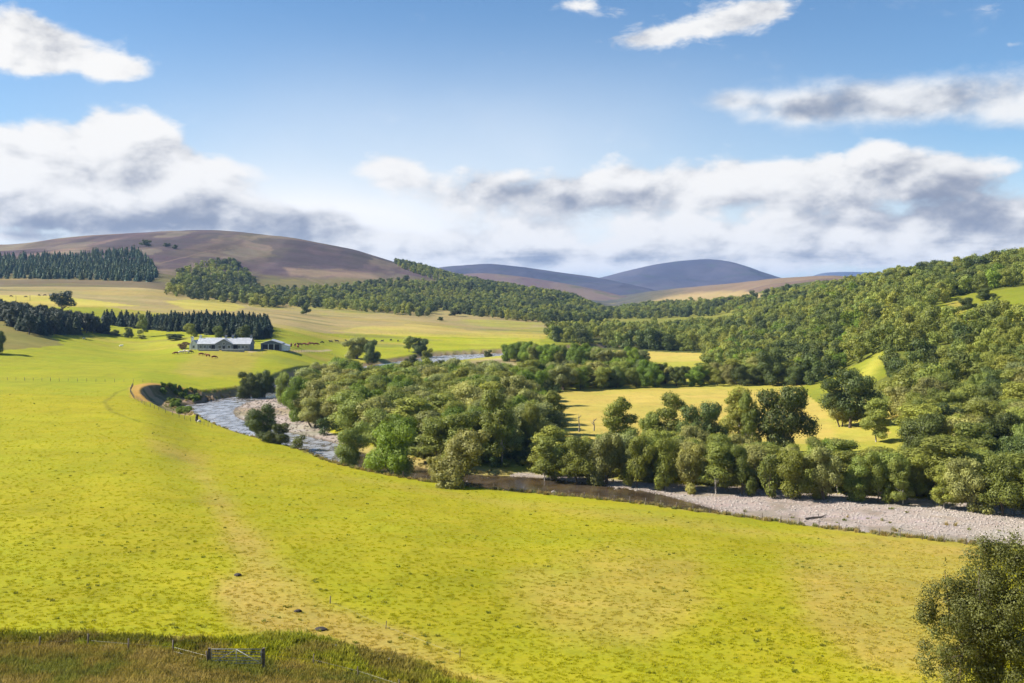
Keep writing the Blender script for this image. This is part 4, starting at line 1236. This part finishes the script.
def gate():
    xa, ya = at(211, 666.5); xb, yb = (262-CX)*ya/F, ya
    za = gz(xa, ya); zb = gz(xb, yb); L = math.hypot(xb-xa, yb-ya); a = math.atan2(yb-ya, xb-xa)
    o = empty('field_gate', (xa, ya, za), a); tag(o, 'galvanised five bar field gate between two dark posts', 'gate')
    for x in (-.12, L+.12):
        mb = MB(); mb.box((x-.085, -.085, -.4), (x+.085, .085, 1.3)); mb.build('gate_post', M['post'], o)
    mb = MB(); H0, H1 = .2, 1.22
    mb.tube([(0.05, 0, H0), (0.05, 0, H1)], .03, 8); mb.tube([(L-.05, 0, H0), (L-.05, 0, H1)], .03, 8); mb.build('gate_frame', M['gate'], o, True)
    for z in (.2, .40, .60, .82, 1.02, 1.22):
        b = MB(); b.tube([(.05, 0, z), (L-.05, 0, z)], .026 if z < 1.2 else .034, 8); b.build('bar', M['gate'], o, True)
    b = MB(); b.tube([(.05, -.04, H0), (L*.5, -.04, H1)], .022, 6); b.tube([(L*.5, -.045, H0), (L*.5, -.045, H1)], .022, 6); b.tube([(L-.05, -.04, H0), (L*.5, -.04, H1)], .022, 6); b.build('brace', M['gate'], o, True)
    b = MB(); b.box((L-.12, -.07, .95), (L+.05, -.03, 1.02)); b.build('latch', M['gate'], o)
gate()


def boulder(px, py, w, h, mat, label, seed):
    x, y = at(px, py); k = y/F
    me = stone(seed); me.materials.clear(); me.materials.append(mat); me.polygons.foreach_set('use_smooth', np.ones(len(me.polygons), bool))
    o = link(bpy.data.objects.new('boulder', me)); o.location = (x, y, gz(x, y)+h*k*.15); o.scale = (w*k, w*k*.8, h*k*1.5); tag(o, label, 'boulder')
MB1 = simple('dark_boulder', (.05, .042, .036), .3, 3.); MB2 = simple('pale_boulder', (.55, .53, .5), .2, 3.)
boulder(238, 576, 8, 5, MB1, 'dark boulder on the dry grass, topmost of three', 901)
boulder(298, 612, 8, 4, MB1, 'dark boulder on the dry grass, middle of three', 902)
boulder(321, 630, 13, 4, MB1, 'long dark boulder on the dry grass, lowest of three', 903)
boulder(336, 648, 7, 5, MB2, 'pale boulder in the rank grass above the downhill fence', 904)
boulder(384, 657, 4, 3, MB2, 'small pale stone on the slope, left of a pair', 905)
boulder(390, 660, 4, 3, MB2, 'small pale stone on the slope, right of a pair', 906)
boulder(429, 682, 5, 4, MB2, 'pale stone at the bottom edge below the dry slope', 907)
boulder(247, 652, 8, 5, MB2, 'grey boulder behind the field gate', 908)
boulder(199, 422, 4, 4, MB2, 'white stone by the dark stump on the bank', 909)
xs, ys = at(196.5, 421); st = empty('tree_stump', (xs, ys, gz(xs, ys)-.1)); tag(st, 'dark upright stump on the near bank above the river bend', 'stump')
_m = MB(); _m.tube([(0, 0, -.2), (0, 0, .2), (.08, 0, 1.2), (.1, .05, 1.9)], [.55, .42, .36, .2], 9); _m.build('trunk', MB1, st, True)
_m = MB(); _m.tube([(.05, 0, 1.1), (.45, .1, 1.6)], [.12, .06], 6); _m.build('branch', MB1, st, True)
xs, ys = at(818, 519); lg = empty('driftwood', (xs+1.5, ys+6, gz(xs+1.5, ys+6)+.12), .35); tag(lg, 'dark driftwood branch lying on the long shingle bar', 'log')
_m = MB(); _m.tube([(-2, 0, 0), (-.6, .1, .08), (1, -.1, .1), (2.2, .2, .3)], [.2, .17, .12, .05], 8); _m.build('trunk', M['post'], lg, True)
_m = MB(); _m.tube([(.4, 0, .1), (1.1, .7, .5)], [.08, .03], 6); _m.build('branch', M['post'], lg, True)

# ------------------------------------------------------------------ the farm
def gable_roof(mb, x0, x1, y0, y1, ze, zr, axis='x', over=.4, th=.14):
    """two pitched slabs"""
    if axis == 'x':
        ym = (y0+y1)/2; s = (zr-ze)/(ym-y0)
        for ya, sg in ((y0-over, 1), (y1+over, -1)):
            za = ze - over*s
            V = [(x0-over, ya, za), (x1+over, ya, za), (x1+over, ym, zr), (x0-over, ym, zr)]
            V += [(a, b, c+th) for a, b, c in V]
            mb.add(V, [(0,1,2,3),(4,5,6,7),(0,1,5,4),(1,2,6,5),(2,3,7,6),(3,0,4,7)])
    else:
        xm = (x0+x1)/2; s = (zr-ze)/(xm-x0)
        for xa in (x0-over, x1+over):
            za = ze - over*s
            V = [(xa, y0-over, za), (xa, y1+over, za), (xm, y1+over, zr), (xm, y0-over, zr)]
            V += [(a, b, c+th) for a, b, c in V]
            mb.add(V, [(0,1,2,3),(4,5,6,7),(0,1,5,4),(1,2,6,5),(2,3,7,6),(3,0,4,7)])


def gable_body(mb, x0, x1, y0, y1, ze, zr, axis='x'):
    if axis == 'x':
        ym = (y0+y1)/2
        V = [(x0,y0,-.6),(x1,y0,-.6),(x1,y1,-.6),(x0,y1,-.6),(x0,y0,ze),(x1,y0,ze),(x1,y1,ze),(x0,y1,ze),(x0,ym,zr),(x1,ym,zr)]
        Fc = [(0,1,5,4),(2,3,7,6),(1,2,6,5),(3,0,4,7),(4,7,8),(5,9,6),(4,5,9,8),(7,8,9,6)]
    else:
        xm = (x0+x1)/2
        V = [(x0,y0,-.6),(x1,y0,-.6),(x1,y1,-.6),(x0,y1,-.6),(x0,y0,ze),(x1,y0,ze),(x1,y1,ze),(x0,y1,ze),(xm,y0,zr),(xm,y1,zr)]
        Fc = [(0,1,5,4),(2,3,7,6),(1,2,6,5),(3,0,4,7),(4,5,8),(7,9,6),(4,8,9,7),(5,6,9,8)]
    mb.add(V, Fc)


def window(o, x, z, w, h, y, name='window'):
    f = MB(); f.box((x-w/2-.1, y-.06, z-.1), (x+w/2+.1, y+.02, z)); f.box((x-w/2-.1, y-.06, z+h), (x+w/2+.1, y+.02, z+h+.1))
    f.box((x-w/2-.1, y-.06, z), (x-w/2, y+.02, z+h)); f.box((x+w/2, y-.06, z), (x+w/2+.1, y+.02, z+h)); f.box((x-.03, y-.05, z), (x+.03, y+.02, z+h))
    fo = f.build(name, M['trim'], o)
    g = MB(); g.box((x-w/2, y-.02, z), (x+w/2, y+.015, z+h)); g.build('pane', M['glass'], fo)


def farmhouse():
    x, y = at(223, 350.5); k = y/F; L = 53*k; H = 12.5*k
    o = empty('farmhouse', (x, y+1, gz(x, y)), -.04); tag(o, 'long low grey farmhouse with pale sheet roof and central gable', 'house')
    ze, zr = H*.52, H*.95; D = 7.5
    mb = MB(); gable_body(mb, -L/2, L/2, 0, D, ze, zr-.05); mb.build('wall', M['wall'], o)
    mb = MB(); gable_roof(mb, -L/2, L/2, 0, D, ze, zr); rf = mb.build('roof', M['roof'], o)
    gx = .02*L; gw = L*.17
    mb = MB(); gable_body(mb, gx-gw, gx+gw, -1.2, D/2, ze*.96, zr*.92, 'y'); gb = mb.build('gable', M['wall'], o)
    mb = MB(); gable_roof(mb, gx-gw, gx+gw, -1.2, D/2, ze*.96, zr*.92+.1, 'y', .35); mb.build('gable_roof', M['roof'], o)
    for cx in (-L*.49, L*.0, L*.13, L*.485):
        c = MB(); c.box((cx-.5, D/2-.45, zr-.8), (cx+.5, D/2+.45, zr+1.3)); c.box((cx-.58, D/2-.53, zr+1.3), (cx+.58, D/2+.53, zr+1.45)); ch = c.build('chimney', M['white_wall'] if cx < 0 else M['wall'], rf)
        p = MB(); p.tube([(cx, D/2, zr+1.4), (cx, D/2, zr+1.9)], .16, 8); p.build('chimney_pot', M['post'], ch, True)
    for wx in (-.44, -.36, -.26, .30, .37, .44): window(o, wx*L, .9, 1.1, 1.5, 0)
    for wx in (-.08, .10): window(o, gx+wx*L, .9, 1.3, 1.5, -1.2)
    window(o, gx, ze*.85, 1.0, 1.1, -1.2)
    d = MB(); d.box((gx-.55, -1.28, -.1), (gx+.55, -1.18, 2.1)); dd = d.build('door', M['dark_open'], o)
    h = MB(); h.box((gx+.35, -1.34, 1.0), (gx+.45, -1.27, 1.1)); h.build('handle', M['gate'], dd)
    # cart bays: near-black slabs on the wall, painted as the shade inside
    for bx in (-.19, .23):
        b = MB(); b.box((bx*L-1.6, -.05, -.1), (bx*L+1.6, .03, 2.5)); b.build('cart_bay', M['dark_open'], o)
    # the white end wing
    w0, w1 = -L/2-4.4, -L/2-.05
    mb = MB(); gable_body(mb, w0, w1, .8, D-.6, ze*.8, zr*.8, 'y'); mb.build('end_wing', M['white_wall'], o)
    mb = MB(); gable_roof(mb, w0, w1, .8, D-.6, ze*.8, zr*.8+.08, 'y', .2); mb.build('wing_roof', M['roof'], o)
    c = MB(); c.box((w0+.2, 2.6, zr*.55), (w0+1.3, 3.6, zr*1.12)); c.build('chimney', M['white_wall'], o)
    window(o, (w0+w1)/2, .9, 1.0, 1.3, .8)
    # garden wall in front
    g = empty('garden_wall', (x, y-4, gz(x, y-4)), -.04); tag(g, 'low grey garden wall in front of the farmhouse', 'wall')
    b = MB(); b.box((-L*.42, -.2, -.6), (-.03*L, .2, .9)); b.build('wall', M['wall'], g); b = MB(); b.box((.02*L, -.2, -.6), (L*.45, .2, .9)); b.build('wall', M['wall'], g)
    b = MB(); b.box((-L*.42, -.27, .9), (-.03*L, .27, 1.02)); b.build('coping', M['white_wall'], g); b = MB(); b.box((.02*L, -.27, .9), (L*.45, .27, 1.02)); b.build('coping', M['white_wall'], g)


def barn():
    x, y = at(270.5, 350); k = y/F; L = 20*k; H = 9.5*k; D = 12
    o = empty('barn', (x, y+1, gz(x, y)), .12); tag(o, 'dark blue-grey open fronted barn with white lean-to right of the farmhouse', 'barn')
    mb = MB(); gable_body(mb, -L/2, L/2, 0, D, H*.66, H*.96, 'y'); mb.build('wall', M['barn_wall'], o)
    mb = MB(); gable_roof(mb, -L/2, L/2, 0, D, H*.66, H, 'y', .5); mb.build('roof', M['roof'], o)
    for a, b_ in ((-.40, -.15), (-.11, .13), (.17, .40)):
        q = MB(); q.box((a*L, -.06, -.1), (b_*L, .02, H*.56)); q.build('barn_bay', M['dark_open'], o)  # closed dark slab, colour stands in for the shade inside the bay
    for a in (-.46, -.13, .15, .46):
        q = MB(); q.box((a*L-.14, -.12, -.3), (a*L+.14, -.07, H*.66)); q.build('post', M['trim'] if abs(a) < .3 else M['wall'], o)
    q = MB(); q.box((-L/2, -.13, H*.60), (L/2, -.07, H*.66)); q.build('lintel', M['wall'], o)
    q = MB(); x0, x1 = L/2+.03, L/2+3.4
    V = [(x0,1,-.6),(x1,1,-.6),(x1,D-1,-.6),(x0,D-1,-.6),(x0,1,H*.58),(x1,1,H*.36),(x1,D-1,H*.36),(x0,D-1,H*.58)]
    q.add(V, [(0,1,5,4),(1,2,6,5),(2,3,7,6),(3,0,4,7),(4,5,6,7)]); q.build('lean_to', M['white_wall'], o)
    q = MB(); V = [(x0,.7,H*.58+.03),(x1+.3,.7,H*.345+.03),(x1+.3,D-.7,H*.345+.03),(x0,D-.7,H*.58+.03)]; V += [(a, b, c+.12) for a, b, c in V]
    q.add(V, [(0,1,2,3),(4,5,6,7),(0,1,5,4),(1,2,6,5),(2,3,7,6),(3,0,4,7)]); q.build('lean_to_roof', M['roof'], o)


farmhouse(); barn()
xs, ys = at(192.5, 350); p_ = empty('utility_pole', (xs, ys-1, gz(xs, ys-1))); tag(p_, 'thin dark utility pole in front of the farmhouse end', 'pole')
_m = MB(); _m.tube([(0, 0, -.5), (0, 0, 7)], [.14, .1], 8); _m.build('pole', M['post'], p_, True); _m = MB(); _m.box((-.8, -.06, 6.4), (.8, .06, 6.55)); _m.build('crossarm', M['post'], p_)
for i, (px, py) in enumerate(((16, 302), (30, 301))):
    xs, ys = at(px, py); q = empty('utility_pole', (xs, ys, gz(xs, ys))); tag(q, ('left' if i == 0 else 'right') + ' one of two small poles behind the small left wood', 'pole')
    _m = MB(); _m.tube([(0, 0, -.5), (0, 0, 5)], [.2, .14], 8); _m.build('pole', M['post'], q, True)


# ------------------------------------------------------------------ cattle and sheep
def skinned(name, verts, edges, radii, mat):
    me = bpy.data.meshes.new(name); me.from_pydata(verts, edges, []); o = bpy.data.objects.new(name, me); COL.objects.link(o)
    md = o.modifiers.new('s', 'SKIN'); md.use_smooth_shade = True
    for v, r_ in zip(me.skin_vertices[0].data, radii): v.radius = (r_, r_) if not isinstance(r_, tuple) else r_
    me.skin_vertices[0].data[0].use_root = True
    o.modifiers.new('u', 'SUBSURF').levels = 1
    dg = bpy.context.evaluated_depsgraph_get(); out = bpy.data.meshes.new_from_object(o.evaluated_get(dg)); out.name = name
    bpy.data.objects.remove(o); out.materials.clear(); out.materials.append(mat); return out


def beast(name, graze, mat, s=1.0, sheep=False):
    rb = .46 if sheep else .40
    V = [(-.05, 0, 1.0), (.55, 0, 1.02), (.95, 0, 1.05), (-.75, 0, 1.03), (-1.05, 0, 1.02)]; E = [(0, 1), (1, 2), (0, 3), (3, 4)]; Rr = [rb*1.05, rb*1.0, rb*.8, rb, rb*.55]
    hd = [(1.25, 0, .85), (1.55, 0, .45), (1.75, 0, .2)] if graze else [(1.3, 0, 1.3), (1.5, 0, 1.5), (1.85, 0, 1.38)]
    k = len(V); V += hd; E += [(2, k), (k, k+1), (k+1, k+2)]; Rr += [.25, .19, .12]
    for x, sgn, par in ((.78, 1, 2), (.78, -1, 2), (-.82, 1, 3), (-.82, -1, 3)):
        k = len(V); back = -.08 if x < 0 else .02
        V += [(x, sgn*.2, .68), (x+back, sgn*.21, .36), (x, sgn*.21, .02)]; E += [(par, k), (k, k+1), (k+1, k+2)]; Rr += [.17, .09, .075]
    k = len(V); V += [(-1.18, 0, .85), (-1.2, 0, .45)]; E += [(4, k), (k, k+1)]; Rr += [.06, .04]
    k = len(V); h = hd[1]; V += [(h[0]-.05, .24, h[2]+.08), (h[0]-.05, -.24, h[2]+.08)]; b = V.index(hd[1]); E += [(b, k), (b, k+1)]; Rr += [.05, .05]
    return skinned(name, [(a*s, b_*s, c*s) for a, b_, c in V], E, [q*s for q in Rr], mat)


COW = {(m, g): beast('cow', g, M[m]) for m in ('cow_pale', 'cow_brown', 'cow_dark') for g in (0, 1)}
SHEEP = [beast('sheep', g, M['fleece'], .62, True) for g in (0, 1)]
def animal(me, px, py, name, label, cat, group=None, rz=None, s=1.0, ymin=0):
    x, y = at(px, py, ymin); o = link(bpy.data.objects.new(name, me)); o.location = (x, y, gz(x, y)-.02); o.rotation_euler.z = random.uniform(0, 6.28) if rz is None else rz; o.scale = (s, s, s)
    tag(o, label, cat, group); return o
animal(COW['cow_pale', 0], 181, 354, 'cow', 'cream cow standing in the pasture, left of a pair', 'cow', rz=.2, s=1.15)
animal(COW['cow_pale', 0], 187, 353.6, 'cow', 'cream cow standing in the pasture, right of a pair', 'cow', rz=2.9, s=1.15)
animal(COW['cow_dark', 1], 190, 353.2, 'cow', 'dark cow close behind the cream pair in the pasture', 'cow', rz=.4)
animal(COW['cow_brown', 1], 176, 354.6, 'cow', 'brown grazing cow left of the cream pair in the pasture', 'cow', rz=3.3)
animal(COW['cow_brown', 1], 201, 355.5, 'cow', 'brown cow right of the cream pair, nearest to it', 'cow', rz=.1)
animal(COW['cow_brown', 0], 208, 357, 'cow', 'brown cow in the pasture, second right of the cream pair', 'cow', rz=2.8)
animal(COW['cow_brown', 1], 214, 358.6, 'cow', 'brown cow in the pasture, farthest right of the cream pair', 'cow', rz=.3)
for px, py in ((283, 347), (287, 347.5), (291, 347), (295, 346.5), (300, 346), (304, 345.6), (308, 345.8), (312, 345.2), (316, 345.4), (298, 348)):
    animal(COW['cow_brown', random.randint(0, 1)], px, py, 'cow', 'red-brown cow bunched with the herd right of the barn', 'cow', 'red-brown herd right of the barn', s=1.2)
for px, py in ((322, 343.5), (331, 342.6), (337, 342), (346, 341.8), (352, 341.2), (358, 342.2), (366, 342), (374, 341.4), (382, 342), (391, 341), (398, 341.6)):
    animal(COW['cow_dark', random.randint(0, 1)], px, py, 'cow', 'small dark cow grazing in the line across the pasture beyond the river', 'cow', 'dark cattle strung across the far pasture')
for i, (px, py) in enumerate(((11, 297), (26, 297.5), (39, 296), (45, 296))):
    animal(COW['cow_dark', 1], px, py, 'cow', f'tiny dark cow on the yellow terrace above the small wood, {ORD[i]} from the left', 'cow')
animal(SHEEP[1], 744, 385, 'sheep', 'white sheep at the far edge of the golden meadow', 'sheep', rz=.2, s=1.3)
animal(SHEEP[0], 121, 347, 'sheep', 'white sheep alone in the pasture below the small wood', 'sheep', rz=.1, s=1.3)
animal(SHEEP[1], 84, 339.5, 'sheep', 'white sheep close to the shadow of the small wood', 'sheep', rz=2.9, s=1.1)

# ------------------------------------------------------------------ air
HAZE = 1
if HAZE:
    mb = MB(); mb.box((-16000, -60, -4), (16000, 14060, 330))
    hz, t = new_mat('valley_air')
    pv = t.new('ShaderNodeVolumePrincipled'); pv.inputs['Color'].default_value = (.36, .58, 1, 1); pv.inputs['Density'].default_value = .000055; pv.inputs['Anisotropy'].default_value = .1
    t.l.new(pv.outputs[0], t.out.inputs['Volume'])
    tag(mb.build('haze', hz), 'thin blue summer haze filling the valley air', None, None, 'stuff')

# ------------------------------------------------------------------ sky, sun
SUN_EL, SUN_AZ = 39.0, -89.0          # azimuth from +Y, negative to the left
def sky():
    w = bpy.data.worlds.new('World'); S.world = w; w.use_nodes = True
    t = NT(w.node_tree); t.n.clear(); out = t.new('ShaderNodeOutputWorld')
    st = t.new('ShaderNodeTexSky', sky_type='NISHITA'); st.sun_disc = False
    st.sun_elevation = R(SUN_EL); st.sun_rotation = R(SUN_AZ); st.altitude = 300; st.air_density = 1.0; st.dust_density = .3; st.ozone_density = 2.0
    b1 = t.new('ShaderNodeBackground'); t.l.new(t.mix(1.0, st.outputs[0], (.72, .96, 1.12), 'MULTIPLY'), b1.inputs[0]); b1.inputs[1].default_value = .064
    tc = t.new('ShaderNodeTexCoord'); sp = t.new('ShaderNodeSeparateXYZ'); t.l.new(tc.outputs['Generated'], sp.inputs[0])
    A = t.m('ARCTAN2', sp.outputs[0], sp.outputs[1]); E = t.m('ARCSINE', sp.outputs[2])
    cb = t.new('ShaderNodeCombineXYZ'); t.l.new(A, cb.inputs[0]); t.l.new(E, cb.inputs[1]); P = cb.outputs[0]       # bearing, elevation in radians
    warp = t.v('MULTIPLY', P, (1.0, 1.6, 1))
    off = t.v('ADD', warp, (-.012, .022, 0))
    n1 = t.noise(warp, 13, 9, .56, .25)
    n2 = t.noise(off, 13, 9, .56, .25)
    n3 = t.noise(warp, 3.2, 4, .5)
    n4 = t.noise(t.v('MULTIPLY', P, (1, 2.2, 1)), 30, 6, .62, .3)
    def puff(vec):
        w_ = t.v('ADD', vec, t.v('MULTIPLY', t.v('SUBTRACT', t.noise(vec, 22, 4, .6, col=True), (.5, .5, .5)), (.06, .06, 0)))
        q = t.new('ShaderNodeTexVoronoi', feature='SMOOTH_F1', voronoi_dimensions='2D'); q.inputs['Scale'].default_value = 14; q.inputs['Smoothness'].default_value = .35; q.inputs['Detail'].default_value = 1.5; q.inputs['Roughness'].default_value = .5
        t.l.new(w_, q.inputs['Vector']); return t.m('SUBTRACT', .55, q.outputs['Distance'])
    p1, p2 = puff(warp), puff(off)
    def pol(px, py):
        x = (px-CX)/F; z = (HY-py)/F; return math.atan(x), math.asin(z/math.sqrt(1+x*x+z*z))
    def blobs(L, flat=False):
        acc = None
        for (px, py, rx, ry, wt) in L:
            a, e = pol(px, py); c = math.cos(a)
            ix, iy = F/(rx*c*c), F/(ry*c)
            q = t.v('MULTIPLY_ADD', P, (ix, iy, 0), (-a*ix, -e*iy, 0))
            d = t.v('DOT_PRODUCT', q, q)
            if flat: d = t.m('POWER', d, 1.35)
            g = t.m('POWER', math.exp(-1), d)
            acc = t.m('MULTIPLY', g, wt) if acc is None else t.m('MULTIPLY_ADD', g, wt, acc)
        return acc
    cover = blobs([(122, 130, 55, 32, .8), (50, 150, 80, 38, .8), (165, 165, 62, 34, .8), (222, 180, 55, 28, .7), (0, 165, 70, 45, .8), (120, 195, 140, 26, .8),
                   (120, 222, 200, 17, .9), (285, 216, 80, 18, .6),
                   (5, 32, 90, 42, .9), (80, 56, 72, 25, .8), (125, 70, 34, 11, .7),
                   (385, 168, 40, 22, .7), (440, 190, 62, 32, .7), (540, 198, 80, 36, .75), (640, 192, 84, 36, .75), (715, 184, 66, 34, .7), (800, 184, 74, 34, .75), (868, 174, 66, 38, .75), (950, 176, 64, 40, .85), (1040, 215, 60, 26, .7),
                   (640, 243, 460, 24, .7), (330, 250, 180, 18, .6), (900, 232, 200, 24, .7), (20, 240, 70, 8, .7), (640, 266, 520, 20, .62),], True)
    soft = blobs([(770, 110, 62, 17, .8), (850, 103, 56, 26, .95), (915, 100, 50, 20, .6), (975, 97, 66, 30, 1.0), (1050, 105, 50, 26, .8), (728, 98, 40, 12, .6)], True)
    wisp = blobs([(640, 42, 34, 9, .62), (680, 32, 44, 11, .75), (725, 20, 44, 14, .85), (765, 8, 34, 11, .8), (580, 4, 26, 9, .75), (612, 14, 20, 5, .4), (1016, 44, 18, 4, .5), (1000, 8, 30, 6, .3)])
    veil = blobs([(330, 235, 260, 60, .45), (450, 150, 320, 60, .40), (500, 245, 900, 60, .75), (420, 90, 420, 60, .10)])
    # the rest of the sky, out of the picture, has broken cloud of its own
    away = t.m('MULTIPLY', t.ramp(t.m('ABSOLUTE', A), .62, .85), t.ramp(E, -.05, .9, .42, .12))
    cover = t.m('ADD', cover, away)
    dens = t.m('ADD', cover, t.m('MULTIPLY', t.m('SUBTRACT', n1, .5), 1.5))
    dens = t.m('ADD', dens, t.m('MULTIPLY', p1, .5))
    dens = t.m('ADD', dens, t.m('MULTIPLY', t.m('SUBTRACT', n4, .5), .6))
    alpha = t.ramp(dens, .36, .86)
    streaky = t.m('ADD', wisp, t.m('MULTIPLY', t.m('SUBTRACT', n4, .5), 1.5))
    alpha = t.m('MAXIMUM', alpha, t.ramp(streaky, .22, .85, 0, .95))
    veil = t.m('MULTIPLY', veil, t.ramp(n3, .25, .75, .75, 1.1), clamp=True)
    softd = t.m('ADD', t.m('MULTIPLY', soft, .82), t.m('ADD', t.m('MULTIPLY', t.m('SUBTRACT', n1, .5), 1.3), t.m('MULTIPLY', t.m('SUBTRACT', n4, .5), .5)))
    alpha = t.m('MAXIMUM', alpha, t.ramp(softd, .12, .95, 0, .9))
    low = t.ramp(E, .015, .075, 1, 0)
    stk = t.noise(t.v('MULTIPLY', P, (1.0, 5.5, 1)), 11, 7, .62, .6)
    stk = t.m('MULTIPLY', t.m('MULTIPLY', t.m('SUBTRACT', stk, .47), 3.6), low)
    # grey undersides and shaded sides
    dark = blobs([(130, 222, 190, 18, 1.35), (300, 222, 70, 14, .8), (20, 18, 50, 22, .8), (70, 38, 40, 14, .4), (540, 195, 75, 26, .85), (470, 190, 50, 18, .5), (640, 200, 60, 18, .45), (965, 190, 66, 42, 1.15), (850, 215, 110, 14, .5), (760, 205, 60, 12, .35),
                  (880, 195, 80, 18, .55), (1000, 225, 120, 16, .6), (780, 112, 50, 12, .5), (860, 108, 50, 20, .7), (975, 100, 60, 24, .75), (560, 262, 90, 8, .45), (150, 180, 40, 22, .25), (700, 256, 240, 8, .5), (480, 256, 90, 7, .4), (820, 244, 120, 7, .4)])
    rel = t.m('ADD', t.m('MULTIPLY', t.m('SUBTRACT', n2, n1), 2.3), t.m('MULTIPLY', t.m('SUBTRACT', p2, p1), 1.1))
    sh = t.m('ADD', t.m('MULTIPLY', dark, t.ramp(n3, .25, .75, .7, 1.2)), rel)
    sh = t.m('ADD', sh, t.m('MULTIPLY', t.m('SUBTRACT', n1, .5), -.5))
    sh = t.m('ADD', sh, t.m('MULTIPLY', t.m('SUBTRACT', n4, .5), -.75))
    sh = t.m('ADD', sh, stk)
    sh = t.ramp(sh, -.25, 1.75)
    cc = t.mix(sh, (1.0, .985, .96), (.29, .325, .41))
    b2 = t.new('ShaderNodeBackground'); t.l.new(cc, b2.inputs[0]); b2.inputs[1].default_value = CLOUD
    b3 = t.new('ShaderNodeBackground'); t.l.new(t.mix(t.ramp(stk, .1, 1.1, 0, .75), (1, 1, 1), (.55, .60, .68)), b3.inputs[0]); b3.inputs[1].default_value = CLOUD*1.05
    mv = t.new('ShaderNodeMixShader'); t.l.new(veil, mv.inputs[0]); t.l.new(b1.outputs[0], mv.inputs[1]); t.l.new(b3.outputs[0], mv.inputs[2])
    mx = t.new('ShaderNodeMixShader'); t.l.new(alpha, mx.inputs[0]); t.l.new(mv.outputs[0], mx.inputs[1]); t.l.new(b2.outputs[0], mx.inputs[2]); t.l.new(mx.outputs[0], out.inputs[0])
    w.cycles.sampling_method = 'MANUAL'; w.cycles.sample_map_resolution = 512
CLOUD = .50
sky()

sun = bpy.data.lights.new('sun', 'SUN'); sun.energy = 5.0; sun.angle = R(.55); sun.color = (1, .94, .84)
so = link(bpy.data.objects.new('sun', sun)); tag(so, kind='structure')
so.rotation_euler = (R(90-SUN_EL), 0, R(-SUN_AZ + 180))
so.location = (-200, 100, 400)

cam = bpy.data.cameras.new('camera'); co = link(bpy.data.objects.new('camera', cam))
cam.sensor_width = 36; cam.lens = 36*F/1024; cam.shift_y = (HY - 341.5)/1024
co.location = (0, 0, EYE); co.rotation_euler = (R(90), 0, 0); cam.clip_start = .5; cam.clip_end = 40000
S.camera = co

S.view_settings.view_transform = 'Standard'; S.view_settings.look = 'None'; S.view_settings.exposure = 1.0; S.view_settings.gamma = 1
S.render.engine = 'CYCLES'
S.render.use_persistent_data = False
cy = S.cycles
cy.use_denoising = True; cy.denoiser = 'OPENIMAGEDENOISE'; cy.denoising_prefilter = 'ACCURATE'
cy.max_bounces = 5; cy.diffuse_bounces = 2; cy.glossy_bounces = 2; cy.transmission_bounces = 3; cy.transparent_max_bounces = 4; cy.volume_bounces = 0
cy.caustics_reflective = False; cy.caustics_refractive = False
cy.use_adaptive_sampling = True; cy.adaptive_threshold = .02
